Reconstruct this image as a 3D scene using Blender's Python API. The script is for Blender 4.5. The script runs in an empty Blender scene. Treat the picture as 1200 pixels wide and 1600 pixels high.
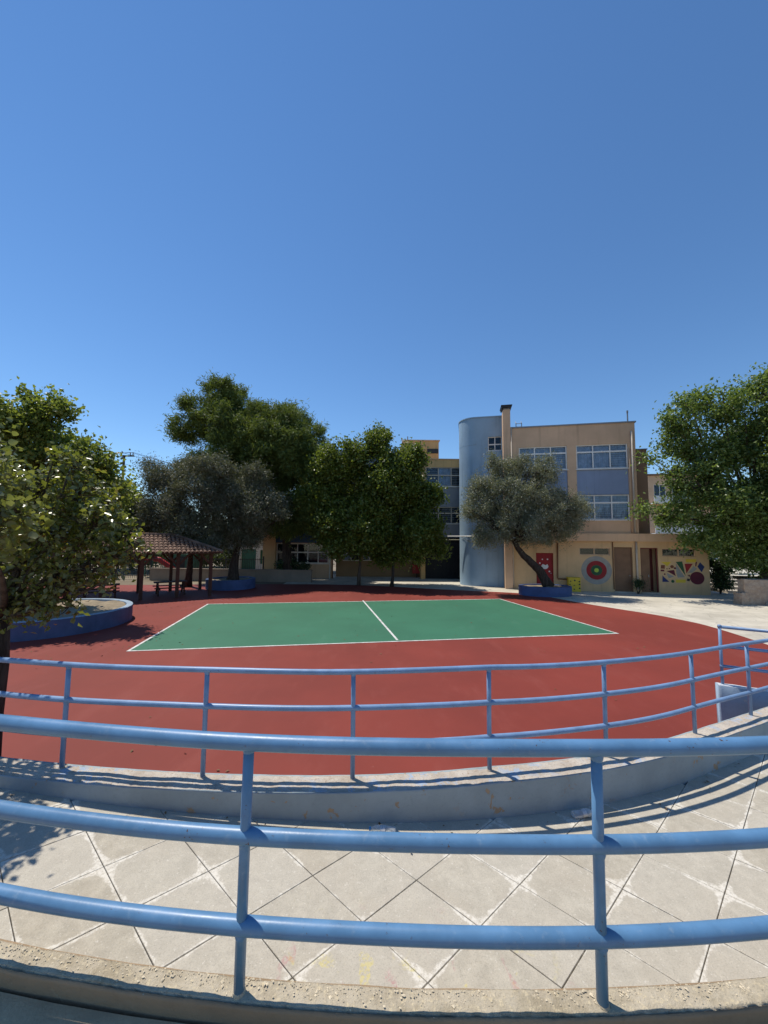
import bpy, math, random
import numpy as np
from mathutils import Vector, Matrix, noise as mnoise

# ------------------------------------------------------------------ camera
sc = bpy.context.scene
col = sc.collection
H = 3.2                                   # eye above the sports court
F, CX, CY = 600.0, 600.0, 800.0           # pixels of the 1200x1600 photograph
PITCH, ROLL = math.radians(4.3), math.radians(0.48)
fw = Vector((0, math.cos(PITCH), math.sin(PITCH)))
rt0 = Vector((1, 0, 0)); up0 = rt0.cross(fw)
rt = rt0 * math.cos(ROLL) + up0 * math.sin(ROLL)
up = up0 * math.cos(ROLL) - rt0 * math.sin(ROLL)
CAM = Vector((0, 0, H))
cd = bpy.data.cameras.new('camera'); co = bpy.data.objects.new('camera', cd); col.objects.link(co)
co.matrix_world = Matrix(((rt.x, up.x, -fw.x, 0), (rt.y, up.y, -fw.y, 0), (rt.z, up.z, -fw.z, H), (0, 0, 0, 1)))
cd.sensor_fit = 'VERTICAL'; cd.sensor_height = 36; cd.sensor_width = 27
cd.lens = F / 1600 * 36; cd.clip_start = 0.05; cd.clip_end = 2000
sc.camera = co

# ------------------------------------------------------------------ light
SUN_AZ, SUN_EL = math.radians(57), math.radians(66)     # azimuth to the left of straight ahead
SUN = Vector((-math.sin(SUN_AZ) * math.cos(SUN_EL), math.cos(SUN_AZ) * math.cos(SUN_EL), math.sin(SUN_EL)))
w = bpy.data.worlds.new('World'); sc.world = w; w.use_nodes = True
nt = w.node_tree
sky = nt.nodes.new('ShaderNodeTexSky'); sky.sky_type = 'NISHITA'; sky.sun_disc = False
sky.sun_elevation = SUN_EL; sky.sun_rotation = -SUN_AZ
sky.air_density = 1.0; sky.dust_density = 0.0; sky.ozone_density = 4.5; sky.altitude = 100
nt.nodes['Background'].inputs[1].default_value = 0.145
hs = nt.nodes.new('ShaderNodeHueSaturation'); hs.inputs['Saturation'].default_value = 1.13
nt.links.new(sky.outputs[0], hs.inputs['Color']); nt.links.new(hs.outputs[0], nt.nodes['Background'].inputs[0])
ld = bpy.data.lights.new('sun', 'SUN'); ld.energy = 4.7; ld.angle = math.radians(0.53); ld.color = (1, 0.93, 0.82)
lo = bpy.data.objects.new('sun', ld); col.objects.link(lo); lo.rotation_euler = SUN.to_track_quat('Z', 'Y').to_euler()
lo.location = SUN * 60
vs = sc.view_settings; vs.view_transform = 'Standard'; vs.look = 'None'; vs.gamma = 1; vs.exposure = 0.0
vs.use_curve_mapping = False
sc.cycles.max_bounces = 6; sc.cycles.transparent_max_bounces = 12; sc.cycles.caustics_refractive = False; sc.cycles.caustics_reflective = False

# ------------------------------------------------------------------ photograph pixel -> place
def ray(x, y): return fw + rt * ((x - CX) / F) + up * ((CY - y) / F)
def G(x, y, z=0.0):
    d = ray(x, y); return CAM + d * ((z - H) / d.z)
def D(x, y, Y):
    d = ray(x, y); return CAM + d * (Y / d.y)

# ------------------------------------------------------------------ materials
def _n(nt, t, **kw):
    n = nt.nodes.new(t)
    for k, v in kw.items(): setattr(n, k, v)
    return n
class NT:
    """small node-graph writer"""
    def __init__(s, name):
        s.m = bpy.data.materials.new(name); s.m.use_nodes = True; s.t = s.m.node_tree
        s.p = s.t.nodes['Principled BSDF']; s.out = s.t.nodes['Material Output']
    def n(s, t, **kw): return _n(s.t, t, **kw)
    def l(s, a, b): s.t.links.new(a, b)
    def coord(s, k='Object'):
        if k == 'Position': return s.n('ShaderNodeNewGeometry').outputs['Position']
        return s.n('ShaderNodeTexCoord').outputs[k]
    def noise(s, v, scale, detail=4, rough=.55, dist=0, sx=(1, 1, 1)):
        if sx != (1, 1, 1):
            mp = s.n('ShaderNodeMapping'); mp.inputs['Scale'].default_value = sx; s.l(v, mp.inputs[0]); v = mp.outputs[0]
        n = s.n('ShaderNodeTexNoise'); n.inputs['Scale'].default_value = scale; n.inputs['Detail'].default_value = detail
        n.inputs['Roughness'].default_value = rough; n.inputs['Distortion'].default_value = dist
        s.l(v, n.inputs['Vector']); return n.outputs['Fac']
    def ramp(s, f, a, b, c0=0.0, c1=1.0):
        r = s.n('ShaderNodeMapRange'); r.interpolation_type = 'SMOOTHSTEP'
        s.l(f, r.inputs[0]); r.inputs[1].default_value = a; r.inputs[2].default_value = b
        r.inputs[3].default_value = c0; r.inputs[4].default_value = c1; return r.outputs[0]
    def math(s, op, a, b=None, c=None):
        m = s.n('ShaderNodeMath', operation=op)
        for i, v in enumerate((a, b, c)):
            if v is None: continue
            if isinstance(v, (int, float)): m.inputs[i].default_value = v
            else: s.l(v, m.inputs[i])
        return m.outputs[0]
    def mix(s, f, a, b, mode='MIX'):
        m = s.n('ShaderNodeMix', data_type='RGBA', blend_type=mode)
        for i, v in ((0, f), (6, a), (7, b)):
            if isinstance(v, (int, float)): m.inputs[i].default_value = v
            elif isinstance(v, tuple): m.inputs[i].default_value = (*v, 1)
            else: s.l(v, m.inputs[i])
        return m.outputs[2]
    def bump(s, h, strength, dist):
        b = s.n('ShaderNodeBump'); b.inputs['Strength'].default_value = strength; b.inputs['Distance'].default_value = dist
        s.l(h, b.inputs['Height']); s.l(b.outputs[0], s.p.inputs['Normal'])
    def base(s, c):
        if isinstance(c, tuple): s.p.inputs['Base Color'].default_value = (*c, 1)
        else: s.l(c, s.p.inputs['Base Color'])
    def set(s, rough=.6, spec=.4, metal=0):
        s.p.inputs['Roughness'].default_value = rough; s.p.inputs['Specular IOR Level'].default_value = spec
        s.p.inputs['Metallic'].default_value = metal

def dk(c, f): return tuple(x * f for x in c)
def plain(name, c, rough=.6, var=.18, scale=2.0, bump=.0, bscale=40, spec=.35, metal=0, streak=False):
    g = NT(name); v = g.coord('Position')
    f = g.noise(v, scale, 6, .6); f2 = g.noise(v, scale * 9, 3)
    cc = g.mix(g.ramp(f, .3, .7), dk(c, 1 - var), dk(c, 1 + var * .6))
    cc = g.mix(g.math('MULTIPLY', f2, var), cc, dk(c, .55))
    if streak:
        st = g.noise(v, 3.0, 4, .6, sx=(1, 1, .07))
        cc = g.mix(g.ramp(st, .52, .75, 0, .38), cc, dk(c, .5))
    g.base(cc); g.set(rough, spec, metal)
    if bump: g.bump(g.noise(v, bscale, 4), bump, .01)
    return g.m

def mat_pipe(name, c):
    g = NT(name); v = g.coord('Position')
    f = g.noise(v, 6, 5, .6)
    cc = g.mix(g.ramp(f, .3, .7), dk(c, .86), dk(c, 1.1))
    spots = g.ramp(g.noise(v, 60, 4, .65), .655, .68)
    zone = g.ramp(g.noise(v, 3.5, 3), .46, .6)
    cc = g.mix(g.math('MULTIPLY', spots, zone), cc, (.09, .05, .035))
    dust = g.ramp(g.noise(v, 22, 4, .7), .55, .8, 0, .3)
    cc = g.mix(dust, cc, (.36, .42, .47))
    g.base(cc); g.set(.36, .4)
    g.l(g.ramp(f,   .2, .8, .30, .46), g.p.inputs['Roughness'])
    g.bump(g.noise(v, 60, 3), .12, .003); return g.m

def mat_redcourt():
    g = NT('red_acrylic'); v = g.coord('Position')
    c = (.212, .035, .022)
    f = g.noise(v, .25, 5, .6); f2 = g.noise(v, 1.6, 6, .65, sx=(1, .35, 1)); f3 = g.noise(v, 90, 2)
    cc = g.mix(g.ramp(f, .3, .7), dk(c, .84), dk(c, 1.12))
    cc = g.mix(g.ramp(f2,   .50, .74, 0, .55), cc, (.255, .058, .042))
    cc = g.mix(g.math('MULTIPLY', f3, .25), cc, dk(c, .7))
    sp = g.ramp(g.noise(v, 5.5, 4, .7), .68, .76, 0, .5)
    cc = g.mix(sp, cc, (.34, .14, .11))
    g.base(cc); g.set(.66, .32); g.bump(g.noise(v, 220, 3), .25, .003); return g.m
def mat_greencourt():
    g = NT('green_acrylic'); v = g.coord('Position'); c = (.034, .150, .082)
    f = g.noise(v, .4, 5, .6); f2 = g.noise(v, 2.2, 6, .65, sx=(1, .3, 1)); f3 = g.noise(v, 90, 2)
    cc = g.mix(g.ramp(f, .3, .7), dk(c, .9), dk(c, 1.08))
    cc = g.mix(g.ramp(f2, .54, .76, 0, .5), cc, (.062, .185, .115))
    cc = g.mix(g.math('MULTIPLY', f3, .25), cc, dk(c, .7))
    g.base(cc); g.set(.62, .4); g.bump(g.noise(v, 220, 3), .25, .003); return g.m

def mat_plaza():
    g = NT('plaza_concrete'); v = g.coord('Position')
    f = g.noise(v, .5, 6, .65); f2 = g.noise(v, 2.2, 6, .72, sx=(.6, 1.6, 1))
    cc = g.mix(g.ramp(f, .3, .7), (.42, .385, .315), (.60, .555, .46))
    cc = g.mix(g.ramp(f2, .5, .8, 0, .6), cc, (.30, .27, .22))
    vo = g.n('ShaderNodeTexVoronoi', feature='DISTANCE_TO_EDGE'); vo.inputs['Scale'].default_value = .75
    wv = g.n('ShaderNodeVectorMath', operation='ADD'); g.l(v, wv.inputs[0])
    nz = g.n('ShaderNodeTexNoise'); nz.inputs['Scale'].default_value = 1.1; g.l(v, nz.inputs[0]); g.l(nz.outputs['Color'], wv.inputs[1])
    g.l(wv.outputs[0], vo.inputs['Vector'])
    cc = g.mix(g.ramp(vo.outputs['Distance'], .004, .022, .35, 0), cc, (.20, .18, .15))
    g.base(cc); g.set(.85, .2); g.bump(g.noise(v, 30, 4), .3, .01); return g.m

def mat_ground():
    g = NT('bare_earth'); v = g.coord('Position')
    f = g.noise(v, .15, 6, .65); f2 = g.noise(v, 2.5, 6, .7)
    cc = g.mix(g.ramp(f, .35, .65), (.17, .135, .095), (.26, .22, .16))
    cc = g.mix(g.ramp(f2, .5, .8, 0, .6), cc, (.10, .10, .05))
    g.base(cc); g.set(.95, .15); g.bump(f2, .4, .05); return g.m

TW, TH = .3555, .307                       # half diagonals of a ramp slab
def mat_slab():
    g = NT('ramp_slab'); ob = g.coord('Object'); v = g.coord('Position')
    sp = g.n('ShaderNodeSeparateXYZ'); g.l(ob, sp.inputs[0])
    x = g.math('DIVIDE', sp.outputs[0], TW); y = g.math('DIVIDE', sp.outputs[1], TH)
    a = g.math('SUBTRACT', 1, g.math('ABSOLUTE', g.math('ADD', x, y)))
    b = g.math('SUBTRACT', 1, g.math('ABSOLUTE', g.math('SUBTRACT', x, y)))
    mn = g.math('MINIMUM', a, b); mx = g.math('MAXIMUM', a, b)
    d = g.math('MULTIPLY', mn, g.math('MULTIPLY_ADD', mx, .75, .22))
    oi = g.n('ShaderNodeObjectInfo')
    f = g.noise(v, 1.7, 5, .6); f2 = g.noise(v, 11, 6, .7); f3 = g.noise(v, 130, 3, .7)
    c = g.mix(g.ramp(f2, .3, .75), (.365, .328, .258), (.505, .458, .365))
    c = g.mix(g.ramp(f, .4, .7, 0, .5), c, (.41, .35, .262))
    c = g.mix(g.math('MULTIPLY', oi.outputs['Random'], .55), c, (.52, .485, .415))
    c = g.mix(g.ramp(f3, .45, .75, 0, .5), c, (.22, .20, .165))
    # fine light and dark pitting
    c = g.mix(g.ramp(g.noise(v, 55, 3, .6), .62, .70, 0, .5), c, (.66, .62, .54))
    # lime bloom along the joints
    wid = g.math('MULTIPLY', g.ramp(g.noise(v, 2.6, 3, .5), .36, .66), .085)
    rag = g.math('MULTIPLY_ADD', g.noise(v, 17, 8, .82), .22, -.105)
    e = g.math('SUBTRACT', g.math('ADD', d, rag), wid)
    bloom = g.math('MULTIPLY', g.ramp(e, -.03, .012, .62, 0), g.ramp(g.noise(v, 38, 5, .75), .36, .58, .15, 1))
    c = g.mix(bloom, c, (.80, .76, .67))
    # a thin dark drip line inside the bloom
    # faint coloured chalk rubbed into the floor
    sx = g.n('ShaderNodeSeparateXYZ'); g.l(v, sx.inputs[0])
    near = g.math('MULTIPLY', g.ramp(sx.outputs[1], 2.75, 2.05), g.math('MULTIPLY', g.ramp(sx.outputs[0], -1.0, -.5), g.ramp(sx.outputs[0], 1.2, .6)))
    ch = g.noise(v, 6.0, 2, .5, 1.2); tex = g.ramp(g.noise(v, 60, 3, .7), .38, .6)
    yl = g.math('MULTIPLY', g.math('MULTIPLY', g.ramp(ch, .60, .67), near), g.math('MULTIPLY', tex, .6))
    c = g.mix(yl, c, (.62, .52, .12))
    ch2 = g.noise(v, 5.0, 2, .5, .8, sx=(1.9, .8, 1)); 
    pk = g.math('MULTIPLY', g.math('MULTIPLY', g.ramp(ch2, .62, .69), near), g.math('MULTIPLY', tex, .55))
    c = g.mix(pk, c, (.42, .13, .17))
    g.base(c); g.set(.88, .25); g.bump(g.math('ADD', g.math('MULTIPLY', f3, .6), f2), .35, .006); return g.m

def mat_wallpaint(name, paint, under, amount=.5, spec=.3):
    """flaking paint on plaster"""
    g = NT(name); v = g.coord('Position')
    f = g.noise(v, 1.3, 5, .6); f2 = g.noise(v, 7, 6, .65, .4)
    c = g.mix(g.ramp(f, .3, .7), dk(paint, .85), dk(paint, 1.12))
    c = g.mix(g.ramp(g.noise(v, 30, 4, .7), .5, .8, 0, .35), c, dk(paint, .62))
    chips = g.math('MULTIPLY', g.ramp(f2, .57 + .1 * (1 - amount), .585 + .1 * (1 - amount)), g.ramp(g.noise(v, 1.1, 2), .40, .55))
    c = g.mix(g.math('MULTIPLY', chips, .85), c, under)
    sp = g.math('MULTIPLY', g.ramp(g.noise(v, 45, 2, .5), .74, .76), .7)
    c = g.mix(sp, c, dk(under, .8))
    g.base(c); g.set(.75, spec)
    hh = g.math('SUBTRACT', g.noise(v, 28, 5, .7), g.math('MULTIPLY', chips, .5)); g.bump(hh, .5, .012); return g.m
def mat_coping(name, a, b, c2, paint=None, pamt=.5):
    g = NT(name); v = g.coord('Position')
    f = g.noise(v, 5, 6, .7); f2 = g.noise(v, 38, 6, .75); f3 = g.noise(v, 110, 3, .7)
    c = g.mix(g.ramp(f, .35, .65), a, b)
    c = g.mix(g.ramp(f2, .52, .66, 0, .85), c, c2)
    c = g.mix(g.ramp(f3, .55, .75, 0, .6), c, dk(a, .45))
    if paint:
        pm = g.ramp(g.noise(v, 9, 6, .7), .62 - .15 * pamt, .66 - .15 * pamt, 0, .8)
        c = g.mix(g.math('MULTIPLY', pm, g.ramp(g.noise(v, 1.2, 2), .42, .6)), c, paint)
    g.base(c); g.set(.92, .2)
    g.bump(g.math('ADD', f2, g.math('MULTIPLY', f3, .5)), .8, .012); return g.m

def mat_leaf(name, c, c2, back=None, rough=.45, trans=.22, dead=None, spec=.4):
    g = NT(name)
    geo = g.n('ShaderNodeNewGeometry')
    r = geo.outputs['Random Per Island']
    cc = g.mix(g.ramp(r, 0, 1), c, c2)
    if dead: cc = g.mix(g.ramp(r, .955, .96), cc, dead)
    big = g.noise(geo.outputs['Position'], .8, 3)
    cc = g.mix(g.ramp(big, .35, .65, 0, .4), cc, dk(c, .8))
    if back: cc = g.mix(geo.outputs['Backfacing'], cc, back)
    g.base(cc); g.set(rough, spec)
    tr = g.n('ShaderNodeBsdfTranslucent'); tcol = g.mix(.5, cc, (c2[0] * 1.6, c2[1] * 1.7, c2[2] * .6)); g.l(tcol, tr.inputs[0])
    mx = g.n('ShaderNodeMixShader'); mx.inputs[0].default_value = trans
    g.l(g.p.outputs[0], mx.inputs[1]); g.l(tr.outputs[0], mx.inputs[2]); g.l(mx.outputs[0], g.out.inputs[0]); return g.m
def mat_bark(name, c):
    g = NT(name); v = g.coord('Position')
    f = g.noise(v, 9, 6, .7, .5, sx=(1, 1, .25))
    g.base(g.mix(g.ramp(f, .35, .65), dk(c, .5), dk(c, 1.2))); g.set(.95, .15); g.bump(f, .9, .03); return g.m
def mat_glass(name, tint=(.55, .62, .68)):
    g = NT(name)
    tb = g.n('ShaderNodeBsdfTransparent'); tb.inputs[0].default_value = (*tint, 1)
    gl = g.n('ShaderNodeBsdfGlossy'); gl.inputs['Roughness'].default_value = .03; gl.inputs[0].default_value = (.9, .95, 1, 1)
    fr = g.n('ShaderNodeFresnel'); fr.inputs[0].default_value = 1.52
    mx = g.n('ShaderNodeMixShader'); g.l(g.math('MULTIPLY_ADD', fr.outputs[0], .55, .0), mx.inputs[0])
    g.l(tb.outputs[0], mx.inputs[1]); g.l(gl.outputs[0], mx.inputs[2]); g.l(mx.outputs[0], g.out.inputs[0]); return g.m
def mat_bottle():
    g = NT('clear_plastic')
    tb = g.n('ShaderNodeBsdfTransparent'); tb.inputs[0].default_value = (.86, .9, .92, 1)
    g.base((.75, .78, .8)); g.set(.12, .6)
    lw = g.n('ShaderNodeLayerWeight'); lw.inputs[0].default_value = .45
    mx = g.n('ShaderNodeMixShader'); g.l(g.math('MULTIPLY_ADD', lw.outputs['Facing'], .7, .25), mx.inputs[0])
    g.l(tb.outputs[0], mx.inputs[1]); g.l(g.p.outputs[0], mx.inputs[2]); g.l(mx.outputs[0], g.out.inputs[0]); return g.m

M = {}
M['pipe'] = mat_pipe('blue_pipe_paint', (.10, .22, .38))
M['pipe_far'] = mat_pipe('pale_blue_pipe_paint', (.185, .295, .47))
M['red'] = mat_redcourt(); M['green'] = mat_greencourt()
M['line'] = plain('line_paint', (.68, .66, .62), .6, .3, 5)
M['plaza'] = mat_plaza(); M['ground'] = mat_ground(); M['slab'] = mat_slab()
M['mortar'] = plain('joint_dirt', (.19, .165, .13), .95, .3, 6, .4, 60)
M['terrace'] = plain('terrace_concrete', (.46, .35, .22), .9, .2, 3, .4, 60)
M['wallblue'] = mat_wallpaint('grey_blue_flaking_paint', (.32, .385, .415), (.42, .28, .15), .6)
M['wallblue2'] = mat_wallpaint('blue_rough_paint', (.26, .34, .43), (.36, .38, .40), .4)
M['wallnear'] = mat_wallpaint('weathered_plaster', (.33, .235, .145), (.40, .30, .19), .5)
M['cop_far'] = mat_coping('far_coping', (.44, .375, .30), (.56, .50, .42), (.34, .25, .18), (.33, .43, .56), .6)
M['cop_near'] = mat_coping('near_coping', (.36, .30, .205), (.52, .45, .335), (.66, .55, .36))
M['grit'] = plain('loose_aggregate', (.66, .56, .40), .95, .4, 30)
M['cop_white'] = mat_coping('white_coping', (.55, .58, .62), (.66, .68, .70), (.42, .47, .55))
M['planter'] = plain('planter_blue', (.08, .105, .20), .65, .2, 2, .2, 30, streak=True)
M['planter_rim'] = plain('planter_rim', (.30, .38, .46), .7, .2, 4, .2, 30)
M['planter2'] = plain('planter_bright_blue', (.06, .10, .225), .65, .2, 2, .2, 30)
M['soil'] = plain('dry_soil', (.30, .24, .16), .98, .35, 3, .6, 12)
M['tan'] = plain('tan_render', (.66, .44, .28), .85, .10, .7, .15, 60, streak=True)
M['yellow'] = plain('yellow_ochre_render', (.66, .44, .235), .85, .12, .8, .15, 60, streak=True)
M['orange'] = plain('orange_render', (.66, .40, .17), .85, .10, .8, .15, 60, streak=True)
M['bluepanel'] = plain('slate_blue_render', (.25, .315, .44), .8, .08, .7, .1, 60, streak=True)
M['tower'] = plain('tower_blue_render', (.30, .42, .53), .8, .12, .6, .12, 60, streak=True)
M['greypanel'] = plain('grey_render', (.27, .28, .30), .8, .1, .7, .1, 60, streak=True)
M['frame'] = plain('white_window_frame', (.78, .76, .72), .5, .1, 3)
M['glass'] = mat_glass('window_glass', (.80, .85, .90)); M['curtain'] = plain('pale_curtain', (.62, .69, .78), .8, .25, 3)
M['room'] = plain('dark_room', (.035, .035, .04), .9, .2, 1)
M['blind'] = plain('window_bar_paint', (.40, .42, .45), .5, .1, 3)
M['ironbar'] = plain('black_iron', (.03, .03, .033), .5, .2, 5)
M['doorbrown'] = plain('brown_door', (.20, .105, .055), .55, .15, 2, streak=True)
M['doorred'] = plain('dark_red_door', (.17, .035, .03), .5, .15, 2)
M['redpaint'] = plain('red_mural_paint', (.30, .022, .024), .7, .15, 2)
M['shadewall'] = plain('shade_darkened_render', (.30, .195, .11), .85, .12, .8)  # wall render darkened: the shade under the trees is put into the colour
M['white'] = plain('white_paint', (.70, .70, .68), .6, .1, 3)
M['greyring'] = plain('grey_ring_paint', (.34, .32, .28), .8, .15, 3)
M['darkgreen'] = plain('dark_green_paint', (.03, .10, .045), .7, .15, 3)
M['lime'] = plain('lime_paint', (.45, .62, .08), .7, .1, 3)
M['sunyellow'] = plain('yellow_paint', (.70, .50, .05), .7, .12, 3)
M['navy'] = plain('navy_paint', (.025, .04, .14), .7, .15, 3)
M['maroon'] = plain('maroon_paint', (.13, .018, .03), .7, .15, 3)
M['brownpaint'] = plain('brown_mural_paint', (.20, .07, .035), .7, .15, 3)
M['metal'] = plain('grey_metal', (.25, .25, .25), .45, .15, 4, metal=.4)
M['pipewhite'] = plain('cream_downpipe', (.55, .47, .38), .6, .1, 3)
M['pipebrown'] = plain('brown_pipe', (.22, .10, .045), .6, .15, 3)
M['wood'] = plain('red_brown_wood', (.085, .032, .02), .75, .25, 5, .3, 40)
M['rooftile'] = plain('clay_tile', (.22, .135, .095), .85, .45, 2.2, .2, 60)
M['stone'] = mat_coping('rough_stone', (.36, .26, .19), (.46, .36, .27), (.24, .17, .13))
M['stonepale'] = plain('step_stone', (.45, .40, .33), .9, .2, 2, .3, 40)  # paler stone tone for steps and thresholds
M['beige'] = plain('beige_wall', (.27, .215, .165), .85, .15, .9, .2, 40, streak=True)
M['bark'] = mat_bark('grey_brown_bark', (.11, .085, .065)); M['barkdark'] = mat_bark('dark_bark', (.065, .05, .04))
M['carpaint'] = plain('car_paint', (.05, .09, .16), .3, .1, 2, spec=.6); M['tyre'] = plain('tyre', (.02, .02, .02), .8, .2, 3)
M['chrome'] = plain('rim_metal', (.5, .5, .5), .3, .1, 3, metal=.8)
M['plastic'] = mat_bottle(); M['cap'] = plain('bottle_cap', (.05, .25, .50), .4, .1, 5)
M['lamp'] = plain('lamp_glass', (.6, .6, .6), .2, .1, 4)
M['shedgreen'] = plain('shed_green', (.06, .17, .13), .7, .2, 2)
M['toyred'] = plain('toy_red', (.40, .03, .03), .5, .15, 2)
M['L_pine'] = mat_leaf('pine_needles', (.075, .115, .026), (.175, .215, .050), rough=.6, trans=.28)
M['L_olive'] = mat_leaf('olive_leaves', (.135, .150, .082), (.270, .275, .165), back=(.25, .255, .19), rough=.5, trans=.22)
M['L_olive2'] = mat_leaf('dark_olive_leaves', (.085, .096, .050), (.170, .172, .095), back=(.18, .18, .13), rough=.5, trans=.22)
M['L_broad'] = mat_leaf('broad_leaves', (.070, .110, .020), (.185, .225, .045), rough=.42, trans=.36)
M['L_plane'] = mat_leaf('plane_leaves', (.115, .165, .036), (.255, .290, .070), rough=.42, trans=.44)
M['L_carob'] = mat_leaf('carob_leaves', (.080, .135, .036), (.215, .275, .085), rough=.38, trans=.42)
M['L_near'] = mat_leaf('mulberry_leaves', (.105, .140, .026), (.235, .250, .055), back=(.17, .19, .08), rough=.30, trans=.36, dead=(.30, .14, .045), spec=.5)
M['L_shrub'] = mat_leaf('shrub_leaves', (.026, .052, .020), (.065, .110, .04), rough=.4, trans=.2)
M['L_far'] = mat_leaf('far_leaves', (.06, .09, .030), (.130, .165, .055), rough=.6, trans=.25)

# ------------------------------------------------------------------ mesh helpers
def link(o, parent=None, **props):
    col.objects.link(o)
    if parent is not None: o.parent = parent
    for k, v in props.items():
        if v is not None: o[k] = v
    return o
def mesh(name, vs_, fs, mats, midx=None, smooth=False):
    me = bpy.data.meshes.new(name); me.from_pydata([tuple(v) for v in vs_], [], fs)
    for m in (mats if isinstance(mats, (list, tuple)) else [mats]): me.materials.append(m)
    if midx is not None: me.polygons.foreach_set('material_index', midx)
    if smooth: me.polygons.foreach_set('use_smooth', [True] * len(me.polygons))
    me.update(); return me
def ob(name, me, parent=None, loc=None, **props):
    o = bpy.data.objects.new(name, me)
    if loc is not None: o.location = loc
    return link(o, parent, **props)
def thing(name, label, cat, loc=(0, 0, 0), rz=0.0, group=None):
    o = bpy.data.objects.new(name, None); o.location = loc; o.rotation_euler = (0, 0, rz); o.empty_display_size = .2
    return link(o, None, label=label, category=cat, group=group)
class MB:
    def __init__(s): s.v = []; s.f = []
    def add(s, v, f):
        k = len(s.v); s.v += [tuple(p) for p in v]; s.f += [tuple(i + k for i in q) for q in f]; return s
    def box(s, x0, x1, y0, y1, z0, z1):
        return s.add([(x0, y0, z0), (x1, y0, z0), (x1, y1, z0), (x0, y1, z0), (x0, y0, z1), (x1, y0, z1), (x1, y1, z1), (x0, y1, z1)],
                     [(0, 3, 2, 1), (4, 5, 6, 7), (0, 1, 5, 4), (1, 2, 6, 5), (2, 3, 7, 6), (3, 0, 4, 7)])
    def prism(s, poly, z0, z1):                  # poly counter-clockwise in xy
        n = len(poly)
        return s.add([(p[0], p[1], z0) for p in poly] + [(p[0], p[1], z1) for p in poly],
                     [tuple(range(n))[::-1], tuple(range(n, 2 * n))] + [(i, (i + 1) % n, n + (i + 1) % n, n + i) for i in range(n)])
    def plate(s, poly, y0, y1):                  # poly in xz, standing plate
        n = len(poly)
        return s.add([(p[0], y0, p[1]) for p in poly] + [(p[0], y1, p[1]) for p in poly],
                     [tuple(range(n)), tuple(range(n, 2 * n))[::-1]] + [(i, n + i, n + (i + 1) % n, (i + 1) % n) for i in range(n)])
    def tube(s, path, radii, n=8, caps=True, wob=0, seed=0):
        path = [Vector(p) for p in path]; k0 = len(s.v); ref = None
        rnd = random.Random(seed)
        for i, p in enumerate(path):
            t = (path[min(i + 1, len(path) - 1)] - path[max(i - 1, 0)]).normalized()
            if ref is None:
                ref = t.orthogonal().normalized()
            a = (ref - t * ref.dot(t)).normalized(); b = t.cross(a); ref = a
            r = radii if isinstance(radii, (int, float)) else radii[i]
            for j in range(n):
                q = 2 * math.pi * j / n; rr = r * (1 + (rnd.uniform(-wob, wob) if wob else 0))
                s.v.append(tuple(p + (a * math.cos(q) + b * math.sin(q)) * rr))
        for i in range(len(path) - 1):
            for j in range(n):
                u = k0 + i * n + j; v = k0 + i * n + (j + 1) % n
                s.f.append((u, v, v + n, u + n))
        if caps:
            s.f.append(tuple(range(k0, k0 + n))[::-1]); e = k0 + (len(path) - 1) * n; s.f.append(tuple(range(e, e + n)))
        return s
    def lathe(s, prof, n=20):                    # prof: (r, z)
        k0 = len(s.v)
        for r, z in prof:
            for j in range(n):
                q = 2 * math.pi * j / n; s.v.append((r * math.cos(q), r * math.sin(q), z))
        for i in range(len(prof) - 1):
            for j in range(n):
                u = k0 + i * n + j; v = k0 + i * n + (j + 1) % n; s.f.append((u, v, v + n, u + n))
        return s
    def build(s, name, mat, parent=None, smooth=False, loc=None, **props):
        return ob(name, mesh(name, s.v, s.f, mat, smooth=smooth), parent, loc, **props)
def sheet(name, pts, mat, z, parent=None, **props):
    me = mesh(name, [(p[0], p[1], z) for p in pts], [tuple(range(len(pts)))], mat)
    if me.polygons[0].normal.z < 0: me.flip_normals()
    return ob(name, me, parent, **props)

# ------------------------------------------------------------------ the ground
g = 700
sheet('ground', [(-g, -60), (g, -60), (g, g), (-g, g)], M['ground'], -.035, kind='structure')
sheet('plaza_paving', [(-6, 12), (45, 8), (45, 30), (24, 34), (8, 37), (-8, 37)], M['plaza'], -.006, kind='structure')
far = [(1300, 1043), (1200, 1007), (1106, 977), (1060, 967.5), (1022, 960), (960, 950.5), (902, 941), (860, 933), (820, 927), (760, 924), (690, 921), (560, 913.5), (440, 912.5), (330, 913), (230, 914), (100, 914), (-200, 914)]
edge = [G(x, y) for x, y in far]
pts = [(e.x, e.y) for e in edge] + [(-42, .5), (14, .5)]
def smooth_poly(p, n=2):
    for _ in range(n):
        q = []
        for i in range(len(p)):
            a, b = p[i], p[(i + 1) % len(p)]
            q += [(a[0] * .75 + b[0] * .25, a[1] * .75 + b[1] * .25), (a[0] * .25 + b[0] * .75, a[1] * .25 + b[1] * .75)]
        p = q
    return p
sheet('court_surface', smooth_poly(pts), M['red'], 0, kind='structure')
cn = [G(200, 1017.5), G(965, 990), G(781, 936), G(325, 944)]
court = sheet('green_court', cn, M['green'], .004, kind='structure')
def strip(a, b, wd, z, parent):
    a, b = Vector((a.x, a.y, 0)), Vector((b.x, b.y, 0)); t = (b - a).normalized(); n_ = Vector((-t.y, t.x, 0)) * wd / 2
    sheet('painted_line', [a - n_, b - n_, b + n_, a + n_], M['line'], z, parent)
lw = .075
for i in range(4):
    a, b = cn[i], cn[(i + 1) % 4]; t = (b - a).normalized()
    e = lw / 2 if i % 2 == 0 else -lw / 2
    strip(a - t * e, b + t * e, lw, .008, court)
strip(G(621, 1000.5), G(567, 938.5), lw, .0085, court)

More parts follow.
